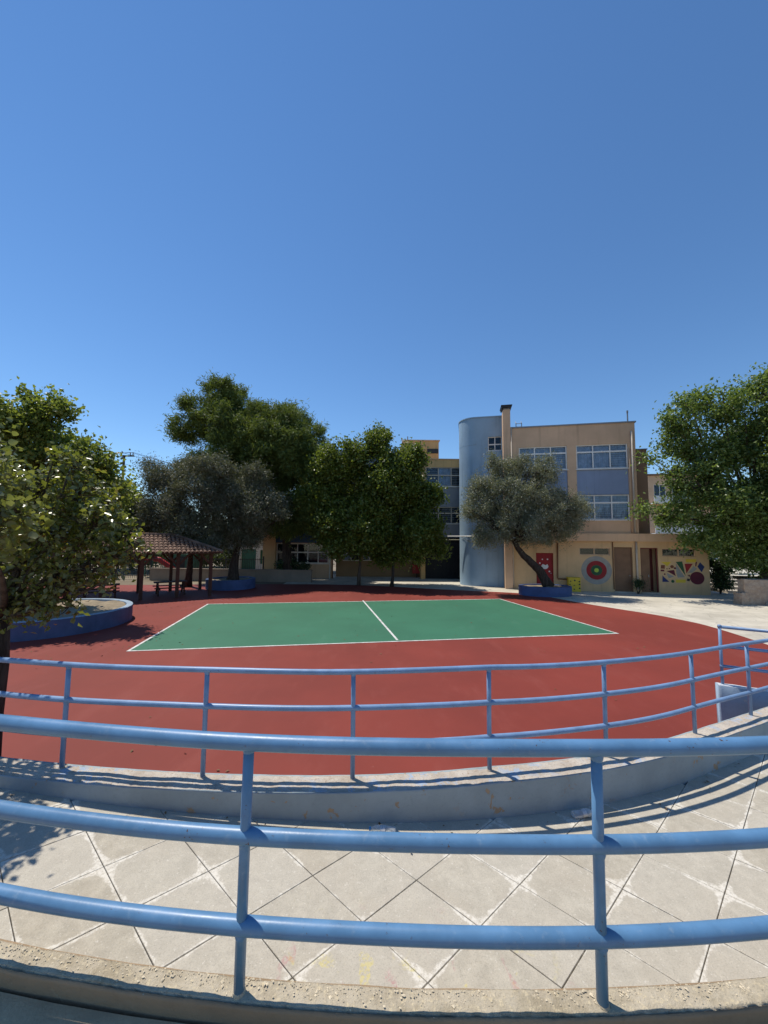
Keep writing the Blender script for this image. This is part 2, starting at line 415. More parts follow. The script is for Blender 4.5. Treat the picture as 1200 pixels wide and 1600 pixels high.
# ------------------------------------------------------------------ the ramp with its two curved walls
NC, NR = (0.4, 13.5), 12.0              # near railing line: centre, radius
FC, FR = (-.7, 12.58), 9.1              # far railing line
ZN = H - 1.65                           # near wall top
FS = .042
def floor_z(x, y=0): return H - 2.31 - FS * x
def far_top(x): return H - 2.055 - (0 if x < 1 else .037 * (x - 1))
def near_pt(x, off=0):                   # off: towards the camera
    a = (x - NC[0]); y = NC[1] - math.sqrt(NR * NR - a * a)
    n_ = Vector((a, y - NC[1], 0)).normalized(); return Vector((x, y, 0)) + n_ * off
XE = 3.3
def far_y(x):                            # flatter to the left, straight beyond XE
    if x < FC[0]: return FC[1] - FR + 17 - math.sqrt(17 * 17 - (x - FC[0]) ** 2)
    xx = min(x, XE); a = xx - FC[0]; q = math.sqrt(FR * FR - a * a)
    return FC[1] - q + (x - xx) * a / q
def far_pt(x, off=0):
    t = Vector((.02, far_y(x + .01) - far_y(x - .01), 0)).normalized()
    return Vector((x, far_y(x), 0)) + Vector((t.y, -t.x, 0)) * off
def curved_wall(name, ptf, xs, o0, o1, top, bot, mats, amp, edge, parent, seed, nt_=7, nsd=9, crumble=False):
    """o0: far side offset, o1: camera side offset; rounded, uneven coping"""
    prof = []                             # (offset, fraction down from the top, is_top)
    for k in range(nsd): prof.append((o0, (1 - k / nsd) ** 2.6, 0))
    prof.append((o0, .0, 2))
    for k in range(1, nt_): prof.append((o0 + (o1 - o0) * k / nt_, 0, 1))
    prof.append((o1, 0, 2))
    for k in range(1, nsd + 1): prof.append((o1, (k / nsd) ** 2.6, 0))
    v, f, mi = [], [], []
    n_ = len(prof)
    for x in xs:
        zt, zb = top(x), bot(x)
        for (o, d, kd) in prof:
            p = ptf(x, o); z = zt + (zb - zt) * d
            if d == 0:
                q = Vector((p.x * 9, p.y * 9, seed)); n1 = mnoise.noise(q); n2 = mnoise.noise(q * 3.3); n3 = mnoise.noise(q * .35)
                z += amp * (n1 * .6 + n2 * .5 + n3)
                if kd == 2:
                    z -= edge * (.55 + .9 * abs(n1) + .6 * abs(n2))
                    n4 = abs(mnoise.noise(q * 2.1)) + .7 * abs(mnoise.noise(q * 6.0)) if (crumble and o == o0) else 0
                    p = p + (ptf(x, o + (.5 if o == o0 else -.5)) - p).normalized() * edge * (.3 + .8 * abs(n2) + 1.6 * n4); z -= edge * n4 * .6
            else:
                p = p + (ptf(x, o + 1) - p) * amp * .6 * mnoise.noise(Vector((p.x * 5, p.y * 5, z * 5 + seed)))
            v.append((p.x, p.y, z))
    for i in range(len(xs) - 1):
        for j in range(n_ - 1):
            a = i * n_ + j; f.append((a, a + n_, a + n_ + 1, a + 1)); mi.append(1 if nsd <= j < nsd + nt_ else 0)
    k = len(xs) - 1
    f.append(tuple(range(n_))); mi.append(0); f.append(tuple(range(k * n_, k * n_ + n_))[::-1]); mi.append(0)
    me = mesh(name, v, f, mats, mi, smooth=True)
    return ob(name, me, parent)
nx = [i * .014 - 4.2 for i in range(620)]
fx = [i * .03 - 7.4 for i in range(450)]
fx = [x for x in fx if x < 6.45]
wn = curved_wall('near_wall', near_pt, nx, -.052, .035, lambda x: ZN, lambda x: .3, [M['wallnear'], M['cop_near']], .006, .012, None, 3.1, 12, crumble=True)
wn.name = 'low_wall'; wn['label'] = 'low crumbling curved concrete wall carrying the nearest blue railing'; wn['category'] = 'wall'
wf = curved_wall('low_wall', far_pt, fx, -.06, .17, far_top, lambda x: -.02, [M['wallblue'], M['cop_far']], .008, .012, None, 8.3)
wf['label'] = 'curved grey-blue low wall with flaking paint beside the court'; wf['category'] = 'wall'

# loose grit and broken aggregate on the near coping
gr = MB(); rg = random.Random(17)
for k in range(1300):
    x = rg.uniform(-2.2, 2.3); of = -.05 + abs(rg.gauss(0, .028)); p = near_pt(x, of); sz = rg.uniform(.002, .0055) * (1.6 if rg.random() < .08 else 1)
    dv = [Vector((rg.uniform(.5, 1.2), 0, 0)), Vector((-rg.uniform(.5, 1.2), .1, 0)), Vector((0, rg.uniform(.5, 1.2), 0)), Vector((.1, -rg.uniform(.5, 1.2), 0)), Vector((0, 0, rg.uniform(.2, .5))), Vector((0, 0, -.5))]
    c0 = Vector((p.x, p.y, ZN + .003 - (.008 if of < -.04 else 0)))
    gr.add([c0 + d * sz for d in dv], [(0, 2, 4), (2, 1, 4), (1, 3, 4), (3, 0, 4), (2, 0, 5), (1, 2, 5), (3, 1, 5), (0, 3, 5)])
gr.build('grit', M['grit'], wn, kind='stuff')
# ramp bed and slabs between the two walls
xs = [i * .25 - 7 for i in range(54)]
v, f = [], []
for x in xs:
    a = near_pt(max(-7, min(7, x)), -.05); b = far_pt(min(x, 6.4), .1)
    v += [(a.x, a.y, floor_z(a.x) - .022), (b.x, b.y, floor_z(b.x) - .022), (a.x, a.y, -.02), (b.x, b.y, -.02)]
for i in range(len(xs) - 1):
    a = i * 4; f += [(a, a + 4, a + 5, a + 1), (a + 2, a + 3, a + 7, a + 6), (a, a + 2, a + 6, a + 4), (a + 1, a + 5, a + 7, a + 3)]
ramp = ob('ramp_floor', mesh('ramp_floor', v, f, M['mortar']), None, kind='structure')
def Gfloor(x, y):
    d = ray(x, y); t = (-2.31) / (d.z + FS * d.x) ; return CAM + d * t
o0 = Gfloor(650, 1375)
_e = Gfloor(984, 1386) - Gfloor(330, 1358); ANG = math.atan2(_e.y, _e.x); ca, sa = math.cos(ANG), math.sin(ANG)
def clip(poly, p, n_):                    # keep the side where (q-p).n <= 0
    out = []
    for i in range(len(poly)):
        a, b = poly[i], poly[(i + 1) % len(poly)]
        da, db = (a[0] - p.x) * n_.x + (a[1] - p.y) * n_.y, (b[0] - p.x) * n_.x + (b[1] - p.y) * n_.y
        if da <= 0: out.append(a)
        if (da < 0) != (db < 0) and abs(da - db) > 1e-9:
            t = da / (da - db); out.append((a[0] + (b[0] - a[0]) * t, a[1] + (b[1] - a[1]) * t))
    return out
gap = .9905
unit = [(-TW * gap, 0), (0, -TH * gap), (TW * gap, 0), (0, TH * gap)]
def slab_mesh(poly):
    n_ = len(poly); cx_ = sum(p[0] for p in poly) / n_; cy_ = sum(p[1] for p in poly) / n_
    inn = [(cx_ + (p[0] - cx_) * .992, cy_ + (p[1] - cy_) * .992) for p in poly]
    vv = [(p[0], p[1], -.02) for p in poly] + [(p[0], p[1], -.003) for p in poly] + [(p[0], p[1], 0) for p in inn]
    ff = [tuple(range(2 * n_, 3 * n_))] + [(k * n_ + i, k * n_ + (i + 1) % n_, (k + 1) * n_ + (i + 1) % n_, (k + 1) * n_ + i) for k in (0, 1) for i in range(n_)]
    return mesh('slab', vv, ff, M['slab'])
full = slab_mesh(unit)
R7 = random.Random(7)
for i in range(-22, 23):
    for j in range(-22, 23):
        lx, ly = (i + j) * TW, (i - j) * TH
        cx_, cy_ = o0.x + lx * ca - ly * sa, o0.y + lx * sa + ly * ca
        cy_ += TH                          # o0 is a joint crossing
        if not (-6.5 < cx_ < 6.4 and .5 < cy_ < 8): continue
        pn = near_pt(cx_, -.085); pf = far_pt(min(cx_, 6.4), .16)
        if cy_ < pn.y - .4 or cy_ > pf.y + .4: continue
        nn = (near_pt(cx_, 1) - near_pt(cx_, 0)); nf = -(far_pt(min(cx_, 6.4), 1) - far_pt(min(cx_, 6.4), 0))
        wp = [(cx_ + p[0] * ca - p[1] * sa, cy_ + p[0] * sa + p[1] * ca) for p in unit]
        q = clip(clip(wp, pn, nn), pf, nf)
        if len(q) < 3: continue
        loc = [((p[0] - cx_) * ca + (p[1] - cy_) * sa, -(p[0] - cx_) * sa + (p[1] - cy_) * ca) for p in q]
        ar = abs(sum(loc[k][0] * loc[(k + 1) % len(loc)][1] - loc[(k + 1) % len(loc)][0] * loc[k][1] for k in range(len(loc)))) / 2
        if ar < .004: continue
        if cx_ < -4.6 or cx_ > cy_ * 1.15 + .5 or cx_ < -cy_ * 1.15 - .6: continue
        me = full if ar > 2 * TW * TH * gap * gap * .995 else slab_mesh(loc)
        o = ob('slab', me, ramp, (cx_, cy_, floor_z(cx_) + R7.uniform(-.0015, .0015)))
        o.rotation_euler = (R7.uniform(-.003, .003), math.atan(FS), ANG)
# the terrace the photographer stands on
tp = [near_pt(x, .05) for x in [i * .3 - 4.2 for i in range(29)]]
ZT = H - 1.72
MB().prism([(-4.2, -6)] + [(4.2, -6)] + [(p.x, p.y) for p in reversed(tp)], -.02, ZT).build('terrace_paving', M['terrace'], kind='structure')

# ------------------------------------------------------------------ railings
def railing(name, label, group, ptf, xs, posts, base, hts, r, rp, mat, parent=None):
    t = thing(name, label, 'railing', ptf(posts[0]) + Vector((0, 0, base(posts[0]))), 0, group)
    L0 = Vector(t.location)
    for k, h in enumerate(hts):
        pth = [ptf(x) + Vector((0, 0, base(x) + h + .0025 * math.sin(3.1 * x + k))) - L0 for x in xs]
        MB().tube(pth, r, 16).build('rail', mat, t, True)
    for x in posts:
        p = ptf(x) - L0; z0 = base(x)
        lean = Vector((R7.uniform(-.006, .006), R7.uniform(-.006, .006), 0))
        mb = MB()
        mb.tube([p + Vector((0, 0, z0 - .06)), p + lean * .5 + Vector((0, 0, z0 + hts[1])), p + lean + Vector((0, 0, z0 + hts[0] - r * .5))], rp, 14)
        mb.build('post', mat, t, True)
        fl = MB().lathe([(rp - .001, z0 - .03), (rp * 1.35, z0 - .03), (rp * 1.18, z0 + .003), (rp - .001, z0 + .007)], 14)
        fl.build('post_foot', M['cop_near'] if mat is M['pipe'] else M['cop_far'], t, True, loc=p)
        for h in hts:
            wz = z0 + h - r * (.9 if h == hts[0] else .96)
            MB().lathe([(rp * .98, wz - .016), (rp * 1.10, wz - .009), (rp * 1.22, wz + .002), (rp * 1.1, wz + .012)], 12).build('weld', mat, t, True, loc=p + lean * (h / hts[0]))
    return t
def at_px(ptf, pxs, base, h):             # posts: x whose base projects onto this photograph column
    out = []
    for x_ in pxs:
        lo_, hi_ = -7.0, 7.0
        for _ in range(60):
            m_ = (lo_ + hi_) / 2; p = ptf(m_) + Vector((0, 0, base(m_) + h)) - CAM
            c_ = CX + F * p.dot(rt) / p.dot(fw)
            if c_ < x_: lo_ = m_
            else: hi_ = m_
        out.append((lo_ + hi_) / 2)
    return out
bn = lambda x: ZN
npx = at_px(lambda x: near_pt(max(-4, min(4, x))), [378, 937], bn, .3)
dnx = npx[1] - npx[0]
near_posts = [npx[0] - dnx, npx[0], npx[1], npx[1] + dnx]
railing('pipe_railing', 'thick blue pipe railing in the immediate foreground', 'blue pipe railings of the ramp', near_pt, [i * .1 - 3.6 for i in range(73)],
        near_posts, bn, (.878, .539, .223), .0298, .0198, M['pipe'])
fp = at_px(lambda x: far_pt(max(-6.9, min(6.4, x))), [102, 320, 552, 764, 945, 1083, 1170], far_top, .45)
far_posts = [fp[0] - 1.25, fp[0] - 2.5] + fp
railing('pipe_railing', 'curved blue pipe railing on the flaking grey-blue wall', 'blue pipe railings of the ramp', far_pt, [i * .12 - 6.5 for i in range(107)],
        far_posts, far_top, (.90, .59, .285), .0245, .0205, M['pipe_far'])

# the return wall and its own railing at the right
A = Vector((5.26, 6.22, 0)); B = Vector((8.6, 4.9, 0)); tt = (B - A).normalized(); rz3 = math.atan2(tt.y, tt.x)
L3 = (B - A).length; z3 = H - 2.2
v, f, mi = [], [], []
N = 90
prof = [(.11, 0, 0), (.11, .5, 0), (.115, 1, 1), (.07, 1.015, 1), (-.07, 1.015, 1), (-.115, 1, 1), (-.115, .75, 0), (-.11, .5, 0), (-.11, .25, 0), (-.11, 0, 0)]
for i in range(N + 1):
    s_ = L3 * i / N
    for (o, hh, kd) in prof:
        n1 = mnoise.noise(Vector((s_ * 6, o * 30, hh * 4)));
        v.append((s_ - (.0 if i else .02 * n1), o * .5 * (1 + .12 * n1), hh * (z3 - .028 * s_) + (.01 * n1 if hh >= 1 else 0)))
for i in range(N):
    for j in range(len(prof) - 1):
        a = i * len(prof) + j; f.append((a, a + len(prof), a + len(prof) + 1, a + 1)); mi.append(1 if 2 <= j <= 4 else 0)
f.append(tuple(range(len(prof)))); mi.append(0)
o = ob('return_wall', mesh('return_wall', v, f, [M['wallblue2'], M['cop_white']], mi, True), None, A, label='short rough blue wall with a white top behind the curved railing', category='wall')
o.rotation_euler.z = rz3
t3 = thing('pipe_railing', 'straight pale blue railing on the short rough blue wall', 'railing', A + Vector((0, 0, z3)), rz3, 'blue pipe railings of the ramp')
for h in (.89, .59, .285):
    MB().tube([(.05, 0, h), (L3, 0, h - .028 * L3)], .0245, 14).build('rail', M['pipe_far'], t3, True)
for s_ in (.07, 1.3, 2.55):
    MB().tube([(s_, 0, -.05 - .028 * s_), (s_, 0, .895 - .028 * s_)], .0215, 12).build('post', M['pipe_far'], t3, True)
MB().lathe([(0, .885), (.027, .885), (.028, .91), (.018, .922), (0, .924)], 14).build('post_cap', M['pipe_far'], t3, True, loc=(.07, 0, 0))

# two crushed water bottles at the foot of the far wall
def bottle(label, px_, rz, L=.215, R=.033, sq=.85, seed=1):
    p = Gfloor(*px_); t = thing('plastic_bottle', label, 'bottle', (p.x, p.y, floor_z(p.x) + R * sq + .002), rz, 'discarded water bottles')
    rnd = random.Random(seed)
    def shell(prof, n=22, crush=0):
        v, f = [], []
        for (r, x) in prof:
            for j in range(n):
                q = 2 * math.pi * j / n
                rr = r * (1 + crush * .22 * mnoise.noise(Vector((x * 25, math.cos(q) * 2, math.sin(q) * 2 + seed))))
                v.append((x, rr * math.cos(q), rr * math.sin(q) * sq))
        for i in range(len(prof) - 1):
            for j in range(n):
                u = i * n + j; w_ = i * n + (j + 1) % n; f.append((u, w_, w_ + n, u + n))
        return v, f
    pr = [(.004, -L / 2 + .006), (R * .7, -L / 2), (R * .95, -L / 2 + .008)]
    for k in range(16):
        x = -L / 2 + .014 + k * (L * .62) / 16; pr += [(R * (1.0 if k % 2 else .93), x)]
    pr += [(R, L * .18), (R * .9, L * .25), (R * .62, L * .34), (R * .4, L * .39), (R * .38, L * .43)]
    v, f = shell(pr, crush=1); ob('body', mesh('body', v, f, M['plastic'], smooth=True), t)
    v, f = shell([(.001, L * .415), (R * .46, L * .415), (R * .46, L * .48), (.001, L * .48)], 16); ob('cap', mesh('cap', v, f, M['cap']), t)
    v, f = shell([(R * 1.015, -L * .12), (R * 1.015, L * .06)], 22, .6); ob('label_band', mesh('label_band', v, f, M['lamp']), t)
bottle('crushed clear plastic bottle with a blue cap against the wall foot, right one', (912, 1276), math.radians(12), seed=2)
bottle('empty clear plastic bottle against the wall foot, half behind the front railing', (597, 1303), math.radians(172), seed=5)

# ------------------------------------------------------------------ planters
def ring_planter(name, label, c, R, hgt, th, mat, rim, seed=0, ry=None):
    t = thing(name, label, 'planter', (c[0], c[1], 0)); ry = ry or R
    n = 72
    def ring(prof):
        v, f = [], []
        for (k, z) in prof:
            for j in range(n):
                q = 2 * math.pi * j / n; v.append(((R - k) * math.cos(q), (ry - k) * math.sin(q), z + .006 * mnoise.noise(Vector((j * .4, z, seed)))))
        for i in range(len(prof) - 1):
            for j in range(n):
                u = i * n + j; w_ = i * n + (j + 1) % n; f.append((u, w_, w_ + n, u + n))
        return v, f
    v, f = ring([(0, -.02), (0, hgt * .5), (0, hgt - .012)]); ob('wall', mesh('wall', v, f, mat, smooth=True), t)
    v, f = ring([(-.003, hgt - .012), (.01, hgt), (th - .01, hgt), (th, hgt - .02), (th, hgt - .16)]); ob('rim', mesh('rim', v, f, rim, smooth=False), t)
    rnd = random.Random(seed); v = [(0, 0, hgt - .03)]; f = []
    for k in range(1, 7):
        for j in range(n):
            q = 2 * math.pi * j / n; fr = k / 6
            v.append(((R - th) * fr * math.cos(q), (ry - th) * fr * math.sin(q), hgt - .06 + .07 * mnoise.noise(Vector((fr * 4 * math.cos(q), fr * 4 * math.sin(q), seed)))))
    for j in range(n): f.append((0, 1 + j, 1 + (j + 1) % n))
    for k in range(5):
        for j in range(n):
            a = 1 + k * n + j; b = 1 + k * n + (j + 1) % n; f.append((a, a + n, b + n, b))
    ob('soil', mesh('soil', v, f, M['soil'], smooth=True), t); return t
PL = (-12.45, 14.5)
ring_planter('round_planter', 'large round violet-blue planter ring at the left edge of the court', PL, 2.65, .58, .22, M['planter'], M['planter_rim'], 1)
P2 = G(352, 921); P2 = (P2.x, P2.y + .9)
ring_planter('round_planter', 'round blue planter in deep shade at the foot of the dark olive tree', P2, 1.55, .62, .2, M['planter2'], M['planter2'], 2)
P3 = G(860, 932); P3 = (P3.x, P3.y + .75)
ring_planter('round_planter', 'blue planter under the leaning olive tree in front of the school', P3, 1.58, .55, .2, M['planter2'], M['planter2'], 3, 1.05)

# ------------------------------------------------------------------ trees
def leaf_mesh(name, C, S, Nrm, Tan, L, W, mat, fold=.18):
    """many leaves as folded kites: C centres, Tan long axis, Nrm normal"""
    n = len(C); B_ = np.cross(Nrm, Tan)
    L = L[:, None]; W = W[:, None]
    p0 = C - Tan * L * .5; p1 = C + B_ * W * .5 + Nrm * W * fold - Tan * L * .05; p2 = C + Tan * L * .5 - Nrm * L * .08; p3 = C - B_ * W * .5 + Nrm * W * fold - Tan * L * .05
    V = np.stack([p0, p1, p2, p3], 1).reshape(-1, 3).astype(np.float32)
    me = bpy.data.meshes.new(name); me.vertices.add(4 * n); me.vertices.foreach_set('co', V.ravel())
    me.loops.add(6 * n); me.polygons.add(2 * n)
    k = np.arange(n)[:, None] * 4
    li = np.concatenate([k, k + 1, k + 2, k, k + 2, k + 3], 1).astype(np.int32).ravel()
    me.loops.foreach_set('vertex_index', li); me.polygons.foreach_set('loop_start', np.arange(0, 6 * n, 3, dtype=np.int32))
    me.update(calc_edges=True); me.materials.append(mat); return me
def unit_rows(a): return a / np.maximum(np.linalg.norm(a, axis=1, keepdims=True), 1e-9)
def foliage(blobs, n_leaf, L, W, rng, cl_r=.3, per=40, shell=.5, droop=0.0, up_bias=.5, radial=0.0, squash=1.0, jit=.12, lumps=15):
    """leaves gathered in sprays placed mostly through the outer part of each blob"""
    vol = np.array([b[1] ** 2.2 for b in blobs]); vol /= vol.sum()
    ncl = max(1, n_leaf // per)
    bi = rng.choice(len(blobs), ncl, p=vol)
    bc = np.array([list(b[0]) for b in blobs])[bi]; br = np.array([b[1] for b in blobs])[bi]
    K = lumps                                             # every mass is a heap of smaller lumps
    ld_ = unit_rows(rng.normal(size=(len(blobs) * K, 3))); lr_ = rng.uniform(.22, .46, len(blobs) * K)
    li_ = bi * K + rng.integers(0, K, ncl)
    sc_ = bc + ld_[li_] * (br * (1.02 - lr_[li_] * .95))[:, None]; sr_ = br * lr_[li_]
    inn = rng.random(ncl) < .13                            # some leaves fill the inside
    d = unit_rows(rng.normal(size=(ncl, 3)) + ld_[li_] * .7)
    rr = sr_ * (shell + (1 - shell) * rng.random(ncl) ** .6) * (1 + jit * rng.normal(size=ncl) * .35)
    cc = sc_ + d * rr[:, None] * np.array([1, 1, squash])
    cc[inn] = bc[inn] + unit_rows(rng.normal(size=(inn.sum(), 3))) * (br[inn] * .7 * rng.random(inn.sum()) ** .5)[:, None]
    cr = cl_r * (.55 + .9 * rng.random(ncl)); 
    # each spray hangs along its own axis
    ax = unit_rows(d + rng.normal(size=(ncl, 3)) * .6 + np.array([0, 0, .25 - droop]))
    ci = np.repeat(np.arange(ncl), per); n = len(ci)
    off = np.clip(rng.normal(size=(n, 3)), -1.7, 1.7) * .5; al = np.clip(rng.normal(size=n), -1.7, 1.7) * .75
    P = cc[ci] + off * cr[ci][:, None] + ax[ci] * (al * cr[ci])[:, None]
    Nn = unit_rows(rng.normal(size=(n, 3)) + np.array([0, 0, up_bias]) + d[ci] * .35)
    T = rng.normal(size=(n, 3)) + ax[ci] * (.6 + radial) + np.array([0, 0, -droop]); T = unit_rows(T - Nn * np.sum(T * Nn, 1, keepdims=True))
    s = .7 + .6 * rng.random(n)
    return P, Nn, T, L * s, W * s, cc
def limb_tubes(mb, start, r0, targets, rng, n=6, sag=.1, skip_low=True):
    for tg in targets:
        if skip_low and tg[2] < start[2] + .25: continue
        a = Vector(start); b = Vector(tg); m_ = (a + b) / 2 + Vector((rng.uniform(-.2, .2), rng.uniform(-.2, .2), -sag)) * (b - a).length * .5
        pth = [a * (1 - t) ** 2 + m_ * 2 * t * (1 - t) + b * t * t for t in (0, .25, .5, .75, 1)]
        mb.tube(pth, [r0, r0 * .75, r0 * .5, r0 * .32, r0 * .15], n, wob=.1, seed=int(rng.integers(1e6)))
def tree(name, label, base, path, rad, blobs, n, L, W, leafmat, bark, seed, group=None, limbs=9, **kw):
    rng = np.random.default_rng(seed)
    t = thing(name, label, 'tree', base, 0, group); bv = Vector(base)
    lb = [(Vector(b[0]) - bv, b[1]) for b in blobs]
    pth = [Vector(p) - bv for p in path]
    # refine trunk
    q = []
    for i in range(len(pth) - 1):
        for k in range(4):
            s_ = k / 4; w_ = Vector((mnoise.noise(Vector((i + s_, seed, 0))), mnoise.noise(Vector((i + s_, seed, 5))), 0)) * rad * .5 * (i + s_ > 0)
            q.append((pth[i].lerp(pth[i + 1], s_) + w_, i + s_))
    q.append((pth[-1], len(pth) - 1)); T_ = len(pth) - 1
    rr = [rad * (1.25 if k == 0 else 1.08 if k == 1 else 1) * (1 - .55 * s_ / T_) for k, (p, s_) in enumerate(q)]
    tr = MB().tube([p - Vector((0, 0, .05 if k == 0 else 0)) for k, (p, s_) in enumerate(q)], rr, 12, wob=.09, seed=seed).build('trunk', bark, t, True)
    bm_ = MB(); order = sorted(lb, key=lambda b: -b[1])[:limbs]
    limb_tubes(bm_, pth[-1], rad * .45, [tuple(b[0]) for b in order], rng)
    limb_tubes(bm_, pth[-1], rad * .3, [tuple(b[0] + Vector(rng.normal(size=3) * b[1] * .5)) for b in lb if b[0].z > pth[-1].z + .25], rng, 5)
    for b in lb:                                   # thin twigs out into each mass
        if b[0].z < pth[-1].z + .25: continue
        for _ in range(5):
            e = b[0] + Vector(unit_rows(rng.normal(size=(1, 3)))[0]) * b[1] * .85
            bm_.tube([b[0], (b[0] + e) / 2 + Vector(rng.normal(size=3)) * b[1] * .08, e], [rad * .1, rad * .06, rad * .02], 4, False)
    bm_.build('limb', bark, t, True)
    P, Nn, T, LL, WW, cc = foliage([(tuple(b[0]), b[1]) for b in lb], n, L, W, rng, **kw)
    me = leaf_mesh('crown', P, None, Nn, T, LL, WW, leafmat); o = ob('crown', me, t); o['kind'] = 'stuff'
    return t
def BL(lst, Y, seed, spread=.8):
    """silhouette circles (column, row, radius in photograph pixels) set round the tree's own distance"""
    r = random.Random(seed); out = []
    for b in lst:
        rr = b[2] * Y / F; dy = (b[3] if len(b) > 3 else r.uniform(-spread, spread) * rr * .9)
        p = D(b[0], b[1], Y + dy); out.append(((p.x, p.y, p.z), rr * .9))
    return out

# pine behind everything on the left
YP = 30.5; bp = D(452, 905, YP); 
pine = [(345, 622, 34), (308, 655, 40), (378, 640, 42), (420, 655, 44), (350, 690, 66), (288, 672, 26), (450, 690, 46), (492, 692, 30), (400, 735, 70), (462, 752, 58), (485, 800, 42), (330, 740, 48), (438, 806, 42), (395, 800, 45), (455, 662, 34), (345, 605, 18), (500, 745, 34), (432, 700, 44, -1.6), (400, 690, 40, -1.8), (470, 715, 40, -1.5), (360, 660, 38, -1.5), (440, 665, 34, -1.2), (372, 720, 46, -1.8)]
tree('pine_tree', 'tall dark pine towering behind the olive trees', (bp.x, YP, 0), [(bp.x, YP, 0), (bp.x - .4, YP, 4), (bp.x - 1.6, YP + .2, 8), (bp.x - 3.2, YP, 11)], .38,
     BL(pine, YP, 11), 170000, .34, .06, M['L_pine'], M['barkdark'], 11, cl_r=.36, per=34, shell=.5, up_bias=.3, radial=1.1, squash=.82)
# dark olives on the left
YO = 24.4; b1 = G(300, 920)
ol1 = [(242, 748, 24), (278, 748, 36), (322, 742, 38), (250, 800, 40), (300, 800, 48), (340, 800, 40), (228, 790, 18), (236, 728, 14), (352, 735, 20), (225, 830, 20), (280, 838, 26), (325, 845, 24)]
tree('olive_tree', 'wide dark olive tree rising behind the tiled pavilion', (b1.x - .9, 26.4, 0), [(b1.x - .9, 26.4, 0), (b1.x - .7, 26.2, 1.4), (b1.x - .3, 25.4, 2.9)], .26,
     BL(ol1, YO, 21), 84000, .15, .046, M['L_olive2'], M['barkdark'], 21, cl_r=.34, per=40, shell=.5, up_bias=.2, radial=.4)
YO2 = P2[1]; 
ol2 = [(388, 768, 38), (372, 800, 42), (412, 800, 32), (425, 785, 22), (398, 742, 18), (352, 768, 30), (395, 830, 26), (355, 838, 26), (434, 800, 14), (385, 845, 20)]
tree('olive_tree', 'dense dark olive tree growing from the shaded round planter', (P2[0] + .1, YO2, .5), [(P2[0] + .1, YO2, .5), (P2[0] + .15, YO2, 1.6), (P2[0] + .4, YO2, 2.8)], .36,
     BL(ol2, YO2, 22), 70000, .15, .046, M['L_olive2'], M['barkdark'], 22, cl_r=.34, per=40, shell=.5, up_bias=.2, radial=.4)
# broadleaf pair in the middle
YM = 28.0
m1 = [(556, 712, 28), (522, 725, 30), (500, 745, 26), (560, 765, 50), (520, 795, 42), (572, 820, 44), (538, 842, 36), (505, 815, 26), (585, 690, 18), (508, 712, 14), (580, 850, 26), (478, 775, 18)]
bm1 = G(565, 906); tree('broadleaf_tree', 'bushy green tree with a thin pale trunk in the middle of the far side', (bm1.x, YM, 0), [(bm1.x, YM, 0), (bm1.x + .1, YM, 1.5), (bm1.x, YM, 3)], .13,
     BL(m1, YM, 31), 62000, .19, .13, M['L_broad'], M['bark'], 31, 'broadleaf trees along the far side', cl_r=.38, per=30, shell=.45, up_bias=.6)
m2 = [(592, 700, 26), (630, 718, 34), (612, 752, 44), (640, 775, 44), (664, 780, 22), (625, 820, 46), (655, 830, 34), (678, 850, 16), (605, 855, 30), (685, 775, 10), (640, 862, 22), (598, 680, 12), (690, 858, 10)]
tree('broadleaf_tree', 'bushy green tree with a dark trunk beside the blue stair tower', (D(612, 905, YM - .6).x, YM - .6, 0), [(D(612, 905, YM - .6).x, YM - .6, 0), (D(612, 905, YM - .6).x + .1, YM - .6, 1.5), (D(616, 905, YM - .6).x, YM - .6, 3)], .13,
     BL(m2, YM - .6, 32), 62000, .19, .13, M['L_broad'], M['barkdark'], 32, 'broadleaf trees along the far side', cl_r=.38, per=30, shell=.45, up_bias=.6)
# the leaning olive in front of the school
YR = P3[1]
ol3 = [(785, 738, 24), (760, 757, 28), (820, 742, 32), (853, 736, 22), (748, 790, 26), (790, 788, 42), (838, 785, 42), (880, 798, 32), (905, 800, 18), (772, 822, 34), (820, 828, 36), (868, 830, 28), (733, 800, 12), (892, 822, 20), (757, 838, 20), (768, 722, 12), (845, 722, 10), (742, 765, 14)]
tb = D(858, 912, YR); t1 = D(842, 890, YR); t2 = D(818, 868, YR); t4 = D(803, 845, YR)
tree('olive_tree', 'silvery olive tree with a leaning trunk in front of the school', (tb.x, YR, .5), [(tb.x, YR, .5), tuple(t1), tuple(t2), tuple(t4)], .30,
     BL(ol3, YR, 23), 100000, .125, .040, M['L_olive'], M['barkdark'], 23, limbs=12, cl_r=.28, per=40, shell=.5, up_bias=.2, radial=.4)
# carob at the right edge
YC = 22.4
cb = [(1082, 640, 36), (1130, 628, 34), (1182, 620, 38), (1068, 690, 34), (1120, 700, 54), (1180, 700, 56), (1092, 760, 48), (1150, 780, 60), (1198, 800, 58), (1058, 800, 26), (1036, 808, 18), (1104, 832, 36), (1150, 850, 36), (1012, 716, 9, 0), (1022, 718, 7, 0), (1008, 797, 11, 0), (1185, 868, 30), (1245, 700, 80), (1250, 810, 80), (1056, 655, 20), (1240, 610, 50), (1050, 735, 12), (1075, 850, 16)]
tc = D(1196, 900, YC)
tree('carob_tree', 'large glossy dark green tree filling the right edge', (tc.x, YC, 0), [(tc.x, YC, 0), (tc.x + .1, YC, 2.0), (tc.x - .2, YC, 4.2)], .32,
     BL(cb, YC, 41), 76000, .19, .11, M['L_carob'], M['bark'], 41, limbs=14, cl_r=.40, per=34, shell=.45, up_bias=.5, jit=.35)
